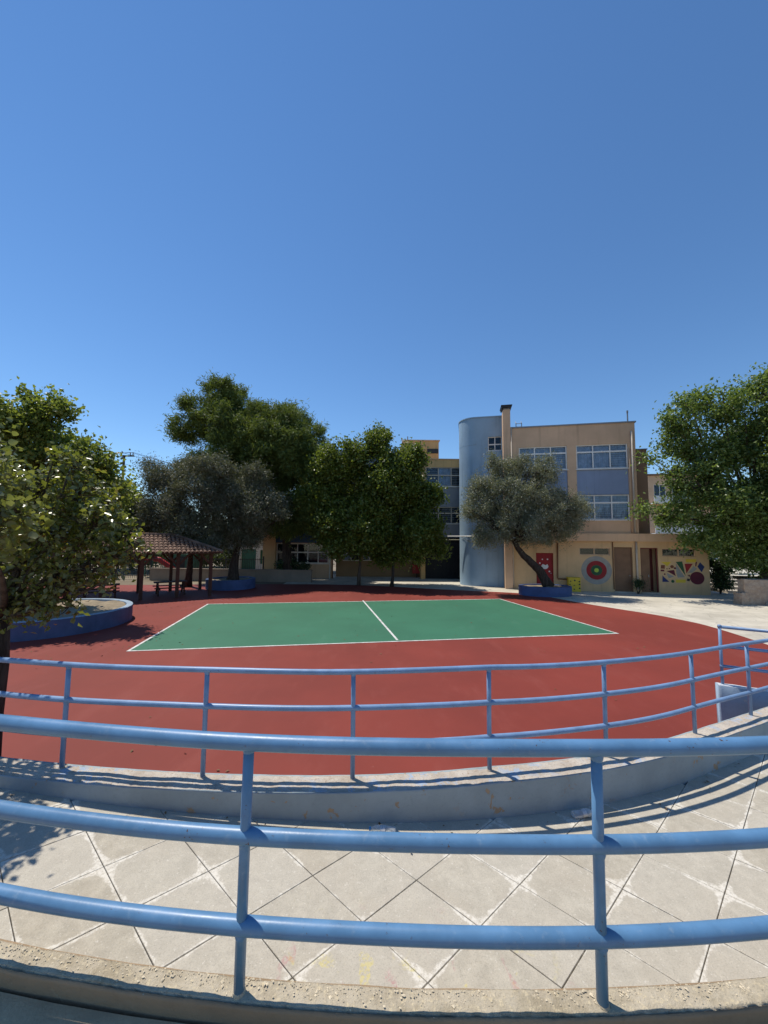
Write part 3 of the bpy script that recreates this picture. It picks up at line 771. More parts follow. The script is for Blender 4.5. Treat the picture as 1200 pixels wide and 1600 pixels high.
# plane tree in the left planter
pl = [(32, 655, 38), (78, 650, 34), (14, 700, 54), (92, 700, 44), (132, 712, 32), (165, 728, 24), (60, 755, 54), (130, 765, 40), (176, 770, 22), (-40, 680, 60), (-40, 780, 70), (20, 815, 46), (104, 825, 36), (42, 622, 14), (160, 812, 26), (190, 755, 12), (85, 625, 12)]
tree('plane_tree', 'tall light green leafy tree growing from the large round planter', (PL[0], PL[1], .5), [(PL[0], PL[1], .5), (PL[0] + .1, PL[1], 2.2), (PL[0], PL[1], 4)], .2,
     BL(pl, PL[1], 51), 42000, .15, .11, M['L_plane'], M['bark'], 51, limbs=12, cl_r=.3, per=24, shell=.4, up_bias=.55)
# the near tree hanging in from the left
YN = 4.7
nb = [(60, 765, 44), (122, 775, 46), (20, 800, 54), (84, 838, 56), (150, 822, 44), (188, 848, 26), (30, 890, 50), (92, 900, 44), (140, 888, 32), (20, 948, 32), (70, 945, 28), (108, 948, 20), (204, 868, 14), (-40, 850, 80), (-20, 940, 50), (218, 848, 8), (112, 725, 22), (85, 712, 12), (165, 790, 26), (-60, 760, 70), (172, 868, 26), (200, 835, 18), (178, 900, 12)]
bn_ = D(1, 1000, YN); NX = bn_.x - .06
rngN = np.random.default_rng(61)
tn = thing('leafy_tree', 'near tree with large glossy leaves hanging in at the left edge', 'tree', (NX, YN, 0)); bvN = Vector((NX, YN, 0))
nbl = [(Vector(b[0]) - bvN, b[1]) for b in BL(nb, YN, 61, .9) + [((-3.7, 3.45, 3.35), .42), ((-4.1, 3.7, 3.9), .5)]]
MB().tube([(0, 0, -.05), (.02, 0, .5), (.0, .02, 1.1), (.05, 0, 1.7), (.02, 0, 2.3)], [.15, .115, .105, .1, .09], 14, wob=.08, seed=3).build('trunk', M['barkdark'], tn, True)
mbn = MB(); limb_tubes(mbn, (.02, 0, 2.25), .05, [tuple(b[0]) for b in nbl], rngN, skip_low=False)
for b in nbl:
    for _ in range(6):
        e = b[0] + Vector(unit_rows(rngN.normal(size=(1, 3)))[0]) * b[1] * .95
        mbn.tube([b[0], (b[0] + e) / 2 + Vector(rngN.normal(size=3)) * b[1] * .1, e], [.009, .006, .003], 5, False)
P, Nn, T, LL, WW, cc = foliage([(tuple(b[0]), b[1]) for b in nbl], 10500, .076, .049, rngN, cl_r=.11, per=9, shell=.25, up_bias=.7, droop=.35, jit=.5)
bcs = np.array([list(b[0]) for b in nbl])
for c in cc[::1]:
    b = bcs[np.argmin(((bcs - c) ** 2).sum(1))]; m_ = (b + c) / 2 + rngN.normal(size=3) * .03 + np.array([0, 0, .03])
    mbn.tube([b, m_, c], [.006, .004, .0018], 4, False)
mbn.build('limb', M['bark'], tn, True)
wy = P[:, 1] + YN; wx = P[:, 0] + NX; cxp = CX + F * wx / wy
vis = np.where((cxp > 4) & (cxp < 240))[0]; vis = vis[np.argsort(wy[vis])][:290]
rest = np.setdiff1d(np.arange(len(P)), vis)
o = ob('crown', leaf_mesh('crown', P[rest], None, Nn[rest], T[rest], LL[rest], WW[rest], M['L_near']), tn); o['kind'] = 'stuff'
def one_leaf(k):
    v = [(-.5, 0, 0), (-.3, .34, .10), (.0, .46, .13), (.28, .26, .06), (.5, 0, -.08), (.28, -.26, .06), (.0, -.46, .13), (-.3, -.34, .10), (0, 0, .02), (-.3, 0, .01), (.28, 0, -.01), (-.72, .0, .06)]
    v = [(a, b * (1 + .15 * k), c + .06 * k * a) for a, b, c in v]
    f = [(0, 9, 1), (9, 8, 2, 1), (8, 10, 3, 2), (10, 4, 3), (0, 7, 9), (9, 7, 6, 8), (8, 6, 5, 10), (10, 5, 4)]
    return mesh('leaf', v, f, M['L_near'], smooth=True)
lms = [one_leaf(k) for k in (-1, 0, 1, 2)]
for i, k in enumerate(vis):
    n_ = Vector(Nn[k]); t_ = Vector(T[k]); b_ = n_.cross(t_)
    o = bpy.data.objects.new('leaf', lms[i % 4]); link(o, tn)
    R_ = Matrix((t_, b_, n_)).transposed().to_4x4()
    o.matrix_local = Matrix.Translation(Vector(P[k])) @ R_ @ Matrix.Diagonal((LL[k], WW[k] * 1.1, LL[k], 1))
bq = D(128, 905, 23.4)
tree('broadleaf_tree', 'leafy tree between the round planter tree and the pavilion roof', (bq.x, 23.4, 0), [(bq.x, 23.4, 0), (bq.x, 23.4, 1.5), (bq.x + .1, 23.4, 3)], .16,
     BL([(150, 765, 44), (180, 790, 34), (120, 748, 42), (160, 735, 24), (192, 815, 22), (90, 780, 46), (60, 800, 50), (140, 815, 36)], 23.4, 33), 34000, .2, .13, M['L_plane'], M['bark'], 33, cl_r=.38, per=28, shell=.45, up_bias=.6)
# trees and shrubs closing the view in the distance
def bgtree(name, label, px_, Y, blobs, n, L, mat, seed, group, rad=.16, **kw):
    b = D(px_, 900, Y)
    tree(name, label, (b.x, Y, 0), [(b.x, Y, 0), (b.x, Y, 1.2), (b.x, Y, 2.2)], rad, BL(blobs, Y, seed), n, L, L * .6, mat, M['barkdark'], seed, group, limbs=5, cl_r=.6, per=30, shell=.45, up_bias=.5, **kw)
gb = 'trees in the background'
bgtree('broadleaf_tree', 'far tree seen under the utility pole between plane tree and olives', 205, 40, [(205, 800, 34), (190, 830, 40), (225, 840, 30), (165, 790, 36), (200, 770, 18)], 9000, .34, M['L_far'], 71, gb)
bgtree('broadleaf_tree', 'far tree behind the left end of the pavilion', 110, 38, [(110, 800, 50), (80, 840, 45), (145, 845, 40), (40, 820, 60), (-20, 800, 70)], 11000, .34, M['L_far'], 72, gb)
bgtree('broadleaf_tree', 'far tree behind the pavilion and the iron fence', 300, 46, [(300, 840, 40), (340, 845, 36), (265, 850, 34), (380, 840, 38)], 9000, .36, M['L_far'], 73, gb)
bgtree('broadleaf_tree', 'far tree standing above the parked car at the right', 1170, 46, [(1170, 820, 50), (1130, 845, 34), (1205, 840, 50), (1240, 800, 60), (1110, 860, 20)], 11000, .36, M['L_far'], 74, gb)
bgtree('hedge_tree', 'low dark hedge closing the yard behind the iron fence', 290, 36.2, [(235, 868, 15), (262, 866, 16), (290, 867, 16), (318, 868, 16), (345, 868, 15), (205, 866, 18)], 9000, .22, M['L_far'], 75, gb, .07)
def shrub(label, px_, Y, blobs, n, L, W, mat, seed):
    b = D(px_, 900, Y); t = thing('shrub', label, 'shrub', (b.x, Y, 0)); rng = np.random.default_rng(seed)
    bl = [(Vector(q[0]) - Vector((b.x, Y, 0)), q[1]) for q in BL(blobs, Y, seed)]
    mb = MB(); limb_tubes(mb, (0, 0, -.03), .04, [tuple(q[0]) for q in bl], rng, 5, skip_low=False); mb.build('stem', M['barkdark'], t)
    P, Nn, T, LL, WW, cc = foliage([(tuple(q[0]), q[1]) for q in bl], n, L, W, rng, cl_r=.2, per=16, shell=.3, up_bias=.5)
    o = ob('foliage', leaf_mesh('foliage', P, None, Nn, T, LL, WW, mat), t); o['kind'] = 'stuff'
shrub('dark leafy shrub against the right end of the school', 1124, 25.0, [(1122, 905, 14), (1128, 885, 15), (1118, 880, 12), (1132, 910, 10)], 3600, .16, .09, M['L_shrub'], 81)
shrub('low hedge shrub under the left windows', 455, 30.6, [(440, 884, 8), (452, 882, 9), (465, 884, 9), (476, 886, 7)], 2200, .14, .08, M['L_shrub'], 82)
shrub('bright bushy shrub beyond the steps on the right', 1152, 31, [(1150, 880, 12), (1165, 875, 14), (1140, 878, 10)], 2400, .18, .1, M['L_carob'], 83)
shrub('small dark potted plant between the two brown doors', 996, 24.6, [(993, 914, 4), (999, 912, 5), (1004, 915, 3.5)], 500, .12, .05, M['L_shrub'], 84)

# ------------------------------------------------------------------ the school
class Facade:
    """vertical plane through P with unit direction e; pixel -> (u, z) on it"""
    def __init__(s, P, e, off=0): s.P = Vector((P[0], P[1], 0)); s.e = Vector((e[0], e[1], 0)).normalized(); s.n = Vector((-s.e.y, s.e.x, 0))
    def __call__(s, x, y, off=0):
        d = ray(x, y); q = s.P + s.n * off; t = (q - CAM).dot(s.n) / d.dot(s.n); p = CAM + d * t
        return (p - s.P).dot(s.e), p.z
    def u(s, x, off=0): return s(x, 860, off)[0]
    @property
    def rz(s): return math.atan2(s.e.y, s.e.x)
def wall_open(name, parent, mat, u0, u1, z0, z1, ops, y=0.0, depth=.22):
    us = sorted({u0, u1} | {a for o in ops for a in o[:2] if u0 < a < u1}); zs = sorted({z0, z1} | {a for o in ops for a in o[2:] if z0 < a < z1})
    v, f = [], []
    def q(a, b, c, d): k = len(v); v.extend([a, b, c, d]); f.append((k, k + 1, k + 2, k + 3))
    for i in range(len(us) - 1):
        for j in range(len(zs) - 1):
            cu, cz = (us[i] + us[i + 1]) / 2, (zs[j] + zs[j + 1]) / 2
            if any(o[0] < cu < o[1] and o[2] < cz < o[3] for o in ops): continue
            q((us[i], y, zs[j]), (us[i + 1], y, zs[j]), (us[i + 1], y, zs[j + 1]), (us[i], y, zs[j + 1]))
    for (a, b, c, d) in ops:
        yb = y + depth
        q((a, y, c), (a, y, d), (a, yb, d), (a, yb, c)); q((b, y, c), (b, yb, c), (b, yb, d), (b, y, d))
        q((a, y, d), (b, y, d), (b, yb, d), (a, yb, d)); q((a, y, c), (a, yb, c), (b, yb, c), (b, y, c))
    return ob(name, mesh(name, v, f, mat), parent)
def window(parent, u0, u1, z0, z1, cols, split, y, curtains=(), bars=(), barmat='blind', fr=.075, room=.6, framemat='frame', sill=True):
    w0 = MB(); d0, d1 = y + .06, y + .13
    n = cols; cu = [u0 + (u1 - u0) * k / n for k in range(n + 1)]
    for k, c in enumerate(cu):
        a = c - (fr / 2 if 0 < k < n else (0 if k == 0 else fr)); w0.box(a, a + fr, d0, d1, z0, z1)
    zsp = [z0 + fr / 2] + ([z0 + (z1 - z0) * split] if split else []) + [z1 - fr / 2]
    cells = []
    for k in range(n):
        a = cu[k] + (fr if k == 0 else fr / 2); b = cu[k + 1] - (fr if k == n - 1 else fr / 2)
        for zz in zsp:
            hh = fr / 2 if zz in (zsp[0], zsp[-1]) else fr * .7
            w0.box(a, b, d0 + .004, d1 - .004, zz - hh, zz + hh)
        for q in range(len(zsp) - 1): cells.append((k, q, a, b, zsp[q] + (fr / 2 if q == 0 else fr * .7), zsp[q + 1] - (fr / 2 if q == len(zsp) - 2 else fr * .7)))
    wo = w0.build('window', M[framemat], parent)
    for (k, q, a, b, c, d) in cells:
        MB().box(a, b, y + .09, y + .10, c, d).build('pane', M['glass'], wo)
        if k in curtains:
            m_ = 26; v = []; f = []
            for i in range(m_ + 1):
                uu = a + (b - a) * i / m_; yy = y + .19 + .018 * math.sin(i * 1.35 + k) + .012 * math.sin(i * .6)
                v += [(uu, yy, c), (uu, yy, d)]
            for i in range(m_): f.append((2 * i, 2 * i + 2, 2 * i + 3, 2 * i + 1))
            ob('curtain', mesh('curtain', v, f, M['curtain'], smooth=True), wo)
        if k in bars:
            nb_ = max(2, int((d - c) / .16)); hb = MB()
            for i in range(1, nb_ + 1):
                zz = c + (d - c) * i / (nb_ + 1); MB().box(a, b, y + .14, y + .165, zz - .014, zz + .014).build('bar', M[barmat], wo)
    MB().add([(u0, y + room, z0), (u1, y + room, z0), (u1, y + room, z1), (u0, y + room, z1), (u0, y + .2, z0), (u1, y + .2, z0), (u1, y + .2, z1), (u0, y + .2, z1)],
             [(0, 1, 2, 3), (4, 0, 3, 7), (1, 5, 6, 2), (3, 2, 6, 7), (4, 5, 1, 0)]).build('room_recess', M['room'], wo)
    if sill: MB().box(u0 - .06, u1 + .06, y - .05, y + .055, z0 - .06, z0 - .004).build('sill', M['frame'], wo)
    return wo
S = Facade((8.95, 26.6), (.978, -.208))
sb = thing('school_building', 'three storey tan school wing with slate blue panels and painted ground floor', 'building', (S.P.x, S.P.y, 0), S.rz)
uL, uB, uSet, uEnd = S.u(799), S(995, 750)[0], S(1023, 765)[0], S.u(1107)
zTop = S(940, 662.5)[1]; zF0, zF1 = S(990, 846)[1], S(990, 834)[1]; zSet = S(1005, 698)[1]
def rect(x0, x1, y0, y1, xm=None):
    xm = xm or (x0 + x1) / 2; ym = (y0 + y1) / 2 if y0 > 845 else 752; return S(x0, ym)[0], S(x1, ym)[0], S(xm, y1)[1], S(xm, y0)[1]
W1, W2 = rect(811.5, 887, 696, 732), rect(901.5, 982.5, 694, 732)
zu0, zu1 = W2[2], W2[3]; W1 = (W1[0], W1[1], zu0, zu1)
W4 = rect(901.5, 982.5, 773, 812); W3 = (W1[0], W1[1], W4[2], W4[3])
wall_open('wall', sb, M['tan'], uL, uB, zF1 + .0, zTop, [W1, W2, W3, W4, (W1[0], W1[1], W4[3], zu0), (W2[0], W2[1], W4[3], zu0)])
for W_ in (W1, W2): MB().box(W_[0], W_[1], .05, .21, W4[3] + .001, zu0 - .07).build('spandrel_panel', M['bluepanel'], sb)
for W_ in (W1, W2): window(sb, *W_, 3, .70, 0, (0, 1, 2), (2,), sill=True)
for W_ in (W3, W4): window(sb, *W_, 3, .68, 0, (0, 1, 2), (0, 1, 2))
MB().box(uL + .02, uB - .004, .62, 11, zF1, zTop - .02).build('block_core', M['tan'], sb)
MB().box(uB - .25, uB - .003, .222, 11.0, zF1, zTop - .003).build('side_wall', M['tan'], sb)
MB().box(uL - .06, uB + .08, -.06, 11.1, zTop, zTop + .09).build('parapet_cap', M['greypanel'], sb)
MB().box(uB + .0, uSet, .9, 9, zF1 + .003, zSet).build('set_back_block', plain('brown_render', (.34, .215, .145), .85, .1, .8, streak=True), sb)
MB().box(uB + .0, uSet + .05, .86, 9.05, zSet + .001, zSet + .07).build('set_back_cap', M['greypanel'], sb)
# fascia slab over the ground floor
MB().box(uL - .02, S.u(1060), -.28, .9, zF0, zF1).build('fascia', M['tan'], sb)
MB().box(S.u(1060) + .002, uEnd + .12, -.12, 9, zF0 + .05, zF1 - .05).build('fascia', M['tan'], sb)
# ground floor
gw1, gw2 = rect(905, 953, 855.5, 867.5, 930), rect(1034, 1087, 857, 870, 1060)
dA, dB = rect(960, 989, 855, 921.5), rect(1001.5, 1029, 856, 923)
dR = rect(838, 865, 864, 916)
dA = (dA[0], dA[1], .06, dA[3]); dB = (dB[0], dB[1], .06, dB[3]); dR = (dR[0], dR[1], .1, dR[3])
wall_open('ground_floor_wall', sb, M['yellow'], uL, uEnd, -.02, zF0, [gw1, gw2, dA, dB, dR], depth=.3)
MB().box(uL + .02, uEnd - .003, .8, 9, -.02, zF0 - .005).build('ground_floor_core', M['yellow'], sb)
MB().box(uEnd - .3, uEnd - .002, .302, .8, -.02, zF0 - .004).build('end_wall', M['yellow'], sb)
for gw in (gw1, gw2):
    window(sb, *gw, 2, None, 0, (), (0, 1), barmat='ironbar', fr=.06, sill=False, framemat='tan')
def door(dd, mat, name='door', ajar=0.0):
    w_ = dd[1] - dd[0]
    fo = MB().box(dd[0], dd[0] + .06, .1, .2, dd[2], dd[3]).box(dd[1] - .06, dd[1], .1, .2, dd[2], dd[3]).box(dd[0] + .06, dd[1] - .06, .103, .197, dd[3] - .06, dd[3]).build('door_frame', mat, sb)
    lf = MB().box(0, w_ - .13, 0, .05, dd[2] + .01, dd[3] - .07)
    do = lf.build(name, mat, sb, loc=(dd[0] + .065, .12, 0)); do.rotation_euler.z = ajar
    MB().box(w_ - .28, w_ - .18, -.06, -.03, dd[2] + 1.0, dd[2] + 1.03).box(w_ - .2, w_ - .18, -.03, 0, dd[2] + .99, dd[2] + 1.04).build('handle', M['metal'], do)
    MB().add([(dd[0], .78, dd[2]), (dd[1], .78, dd[2]), (dd[1], .78, dd[3]), (dd[0], .78, dd[3])], [(0, 1, 2, 3)]).build('dark_recess', M['room'], do if False else sb)
    MB().box(dd[0] - .05, dd[1] + .05, -.12, .1, -.01, dd[2] - .004).build('threshold', M['stonepale'], sb)
    return do
door(dA, M['doorbrown']); 
# second door: one leaf shut, one open on a dark hall with coloured things inside
um = dB[0] + (dB[1] - dB[0]) * .56
MB().box(dB[0] + .0, dB[0] + .06, .1, .2, dB[2], dB[3]).box(dB[1] - .06, dB[1], .1, .2, dB[2], dB[3]).box(dB[0] + .06, dB[1] - .06, .103, .197, dB[3] - .06, dB[3]).build('door_frame', M['doorred'], sb)
dl = MB().box(dB[0] + .065, um, .12, .17, dB[2] + .01, dB[3] - .07).build('door', M['doorbrown'], sb)
MB().box(um - .12, um - .08, .07, .12, dB[2] + .95, dB[2] + 1.1).build('handle', M['metal'], dl)
MB().add([(dB[0], .78, dB[2]), (dB[1], .78, dB[2]), (dB[1], .78, dB[3]), (dB[0], .78, dB[3])], [(0, 1, 2, 3)]).build('dark_recess', M['doorred'], sb)
MB().box(dB[0] - .05, dB[1] + .05, -.12, .1, -.01, dB[2] - .004).build('threshold', M['stonepale'], sb)
# red painted door with white spots and a cap shape
rd = door(dR, M['redpaint'])
def disc(u, z, r, n=28, a0=0, a1=2 * math.pi, ry=None):
    return [(u + r * math.cos(a0 + (a1 - a0) * k / n), z + (ry or r) * math.sin(a0 + (a1 - a0) * k / n)) for k in range(n)]
def onplane(px_, py_): a, b = S(px_, py_); return a, b
def painted(parent, poly, mat, y=-.004, t=.0035, name='painted_shape'): return MB().plate(poly, y - t, y).build(name, mat, parent)
rl = lambda x, y: (S(x, y)[0] - dR[0] - .065, S(x, y)[1])
c_ = rl(852, 884)
painted(rd, disc(c_[0], c_[1], .23, 24, math.pi * 1.02, math.pi * 1.98 + .0) + [(c_[0] + .16, c_[1] + .10), (c_[0] + .04, c_[1] + .03), (c_[0] - .14, c_[1] + .11)], M['white'], -.003)
for (x, y, r) in ((844, 880, .05), (848, 874, .045), (856, 874, .05), (845, 889, .04), (859, 893, .05), (843, 895, .035), (850, 898, .03)):
    c_ = rl(x, y); painted(rd, disc(c_[0], c_[1], r, 14), M['white'] if r > .04 else M['sunyellow'], -.003)
# target mural
tg = MB(); cu_, cz_ = S(932, 891); k_ = 25.7 / F
tgo = painted(sb, disc(cu_, cz_, 21.6 * k_, 48), M['greyring'], -.003, .002, 'target_mural')
painted(tgo, disc(cu_, cz_, 14.4 * k_, 40), M['redpaint'], -.006, .002); painted(tgo, disc(cu_, cz_, 8 * k_, 32), M['darkgreen'], -.009, .002)
painted(tgo, disc(cu_, cz_, 3.2 * k_, 20), M['lime'], -.012, .002)
# geometric mural; coordinates read off the photograph, each shape a thin coat of its own
def mu(x, y): return S(1020 + x / 12, 860 + y / 12)
ml = [([(150, 215), (345, 215), (270, 300), (235, 270)], 'sunyellow'), ([(430, 215), (550, 205), (615, 480)], 'darkgreen'), ([(430, 240), (600, 500), (470, 510), (440, 430)], 'greyring'),
      ([(595, 250), (750, 250), (630, 430)], 'redpaint'), ([(615, 165), (815, 165), (805, 225), (620, 225)], 'sunyellow'), ([(765, 290), (830, 345), (740, 420), (660, 420)], 'greyring'),
      ([(885, 220), (970, 310), (915, 410), (835, 305)], 'navy'), ([(150, 275), (225, 275), (225, 345), (148, 340)], 'brownpaint'), ([(148, 358), (215, 362), (215, 395), (145, 392)], 'maroon'),
      ([(255, 385), (400, 365), (430, 480)], 'maroon'), ([(265, 420), (400, 490), (300, 520), (270, 470)], 'greyring'), ([(180, 470), (310, 590), (180, 590)], 'navy'),
      ([(430, 545), (620, 545), (615, 605), (435, 605)], 'sunyellow'), ([(645, 525), (700, 535), (690, 580), (635, 570)], 'ironbar'), ([(650, 465), (700, 455), (690, 500)], 'maroon'), ([(800, 215), (830, 215), (815, 300), (795, 300)], 'maroon')]
mo = None
cc_ = mu(832, 520); r_ = 112 / 12 * 24.3 / F * 1.05
mo = painted(sb, disc(cc_[0], cc_[1], r_, 36), M['maroon'], -.003, .002, 'geometric_mural')
for poly, m_ in ml:
    q = [mu(*p) for p in poly]
    if sum(q[k][0] * q[(k + 1) % len(q)][1] - q[(k + 1) % len(q)][0] * q[k][1] for k in range(len(q))) < 0: q = q[::-1]
    painted(mo, q, M[m_], -.003 - .0012 * (ml.index((poly, m_)) % 3), .0018)
for (x, y, r, m_) in ((360, 305, 30, 'brownpaint'), (415, 335, 20, 'maroon'), (265, 345, 12, 'brownpaint'), (310, 340, 11, 'maroon'), (222, 445, 15, 'maroon'), (375, 580, 28, 'darkgreen')):
    c_ = mu(x, y); painted(mo, disc(c_[0], c_[1], r / 12 * 24.5 / F, 16), M[m_], -.003, .002)
# pipes
def vpipe(x, y0, y1, r, mat, off=-.08, name='downpipe'):
    a = S(x, y0, off); b = S(x, y1, off); uu = S(x, (y0 + y1) / 2, off)[0]; return MB().tube([(uu, off, a[1]), (uu, off, b[1])], r, 10).build(name, M[mat], sb, True)
vpipe(989.5, 673, 834, .06, 'pipewhite'); vpipe(995.5, 846, 921, .06, 'pipewhite', -.09); vpipe(985, 700, 834, .035, 'tan', -.06); vpipe(958.5, 847, 921, .03, 'pipebrown', -.05)
a = S(871, 848); b = S(871, 903); c = S(888, 905)
MB().tube([(a[0], -.06, a[1]), (b[0], -.06, b[1]), (b[0] + .03, -.06, b[1] - .05), (c[0], -.06, c[1])], .045, 8).build('heating_pipe', M['pipebrown'], sb, True)
# chimney flush with the facade
ch = rect(787, 798.5, 641, 917); 
cho = MB().box(ch[0], ch[1], -.18, .7, -.02, ch[3]).build('chimney', M['tan'], sb)
MB().box(ch[0] + .05, ch[1] - .05, -.12, .62, ch[3] + .001, ch[3] + .12).build('flue', M['metal'], cho)
MB().box(ch[0] - .09, ch[1] + .09, -.28, .8, ch[3] + .12, ch[3] + .24).box(ch[0] - .13, ch[1] + .13, -.32, .84, ch[3] + .24, ch[3] + .30).build('chimney_cap', M['ironbar'], cho)
vpipe(800.6, 669, 916, .05, 'pipewhite', -.06)
# stair tower: flat front set back, rounded left end
yo = 1.0
ur, uc = S.u(787.5, yo), S.u(746, yo); Rt = 1.28; zT = S(760, 652.3, yo)[1]
wins = (S.u(764.5, yo), S.u(787, yo) - .01, S(776, 704, yo)[1], S(776, 682, yo)[1])
zs_ = S(760, 694, yo)[1]; z2 = S(740, 838, yo)[1]
def tower_part(z0, z1, rr, name, mat, par):
    arc = [(uc - (Rt + rr) * math.sin(q), yo + Rt - (Rt + rr) * math.cos(q)) for q in [math.pi / 2 * k / 20 for k in range(21)]]
    v = []; f = []
    pl_ = arc + [(uc - Rt - rr, yo + 7)]
    for p in pl_: v += [(p[0], p[1], z0), (p[0], p[1], z1)]
    for k in range(len(pl_) - 1): f.append((2 * k + 2, 2 * k, 2 * k + 1, 2 * k + 3))
    o = ob(name, mesh(name, v, f, mat, smooth=True), par); return o
two = tower_part(-.02, zs_ - .03, 0, 'stair_tower', M['tower'], sb)
tower_part(zs_ - .03, zs_ + .0, -.012, 'shadow_joint', M['greypanel'], two); tower_part(zs_, zT, 0, 'tower_head', M['tower'], two)
wall_open('tower_front', two, M['tower'], uc, ur, -.02, zT, [wins], y=yo)
window(two, *wins, 2, .45, yo, (), (), fr=.06, sill=False)
MB().box(uc + .01, ur, yo + 1.2, yo + 7, -.02, zT - .02).build('tower_core', M['tower'], two)
arc = [(uc - (Rt + .04) * math.sin(q), yo + Rt - (Rt + .04) * math.cos(q)) for q in [math.pi / 2 * k / 16 for k in range(17)]]
MB().prism([(uc - Rt - .04, yo + 7), ] + arc[::-1] + [(ur, yo - .04), (ur, yo + 7)], zT + .001, zT + .08).build('tower_cap', M['tower'], two)
a = S(719, 836, yo); b = S(712, 836, yo)
MB().tube([(uc - Rt - .9, yo + 1.0, z2), (uc - Rt * .7, yo + .25, z2 + .0), (uc - .2, yo - .06, z2)], .035, 6).build('cable_bracket', M['metal'], two)
MB().tube([(uc - Rt * .9, yo + .6, z2 - .05), (uc - Rt * .55, yo + .05, z2 - .3), (uc - .1, yo - .07, z2 - .42), (uc + .4, yo - .07, z2 - .40)], .018, 6).build('cable', M['ironbar'], two)
# roof ladder and vent pipe
a = S(806, 650, 2.0); lad = MB()
for du in (0, .4): lad.tube([(a[0] + du, 2.0, zTop), (a[0] + du, 2.0, zTop + .95), (a[0] + du, 2.3, zTop + 1.15)], .03, 6)
for k in range(4): lad.tube([(a[0], 2.0, zTop + .2 + k * .24), (a[0] + .4, 2.0, zTop + .2 + k * .24)], .02, 6)
lad.build('roof_ladder', M['metal'], sb)
MB().box(a[0] - .3, a[0] + .3, 2.4, 3.4, zTop, zTop + .6).build('roof_vent', M['tower'], sb)
a = (uB - .25, 0); MB().tube([(a[0], .4, zTop), (a[0], .4, zTop + .78)], .045, 8).tube([(a[0], .4, zTop + .78), (a[0], .4, zTop + .95)], .06, 8).build('vent_pipe', M['metal'], sb)
# yellow bin painted with spots by the red door
yb = S.P + S.e * S.u(895, -.3) - S.n * .3; bx = thing('storage_box', 'small yellow box with dark spots beside the target mural', 'box', (yb.x, yb.y, 0), S.rz)
MB().box(-.36, .36, -.22, .22, .0, .86).build('body', M['sunyellow'], bx); MB().box(-.39, .39, -.25, .25, .862, .91).build('lid', M['sunyellow'], bx)
rr_ = random.Random(4)
for k in range(9): painted(bx, disc(-.26 + .26 * (k % 3) + rr_.uniform(-.04, .04), .2 + .25 * (k // 3) + rr_.uniform(-.05, .05), rr_.uniform(.03, .06), 14), M['ironbar'], -.222, .003, 'spot')
pst = G(906, 923); po = thing('short_post', 'short dark post beside the yellow spotted box', 'post', (pst.x, pst.y, 0))
MB().tube([(0, 0, -.02), (0, 0, .5), (.02, -.05, .72), (.12, -.08, .8)], .045, 8).build('pole', M['ironbar'], po); MB().tube([(.12, -.08, .8), (.16, -.09, .7)], .05, 8).build('head', M['ironbar'], po)

# ------------------------------------------------------------------ the wing behind the trees
Wg = Facade((0, 33.2), (1, .012))
wb = thing('school_building', 'orange and grey school wing half hidden behind the trees', 'building', (0, 33.2, 0), Wg.rz)
def wr(x0, x1, y0, y1): return Wg.u(x0), Wg.u(x1), Wg((x0 + x1) / 2, y1)[1], Wg((x0 + x1) / 2, y0)[1]
r1 = Wg.u(735); l1 = Wg.u(664); l0 = Wg.u(522)
zt = Wg(690, 718)[1]
a1, a2 = wr(665, 726, 730, 760), wr(665, 726, 792, 818)
wall_open('wall', wb, M['orange'], l1, r1, a1[2] - .02, zt, [a1]); window(wb, *a1, 3, .58, 0, (1,), (0, 2), framemat='pipewhite')
wall_open('grey_panel', wb, M['greypanel'], l1, r1, a2[2] - 1.2, a1[2] - .022, [a2], y=.03); window(wb, *a2, 3, .62, .03, (), (0, 1, 2), framemat='pipewhite')
MB().box(Wg.u(657), l1 - .002, -.25, .5, -.02, zt + .15).build('pilaster', M['orange'], wb)
MB().box(l1, r1 + 2, .7, 9, 3.4, zt - .01).build('block_core', M['greypanel'], wb); MB().box(l1 - .3, r1 + .3, -.06, 9, zt + .001, zt + .07).build('parapet_cap', M['tan'], wb)
zl = Wg(640, 704)[1]
MB().box(l0 - 3, Wg.u(657) - .003, .25, 9, 3.3, zl).build('left_block', M['greypanel'], wb)
# penthouse on the roof
ph = wr(632, 693, 693, 716); MB().box(ph[0], ph[1], 2.5, 7, zt - .5, ph[3] + .9).build('penthouse', M['orange'], wb)
pw = wr(673, 690, 704, 708); MB().box(pw[0] + .0, pw[1] + .1, 2.44, 2.498, pw[2] + .55, pw[3] + .75).build('louvre', M['ironbar'], wb)
MB().box(ph[0] - .08, ph[1] + .1, 2.4, 7.1, ph[3] + .901, ph[3] + .98).build('penthouse_cap', M['tan'], wb)
a = Wg(637, 682, 3); MB().tube([(a[0], 3, zt), (a[0], 3, a[1])], .05, 6).build('mast', M['metal'], wb)
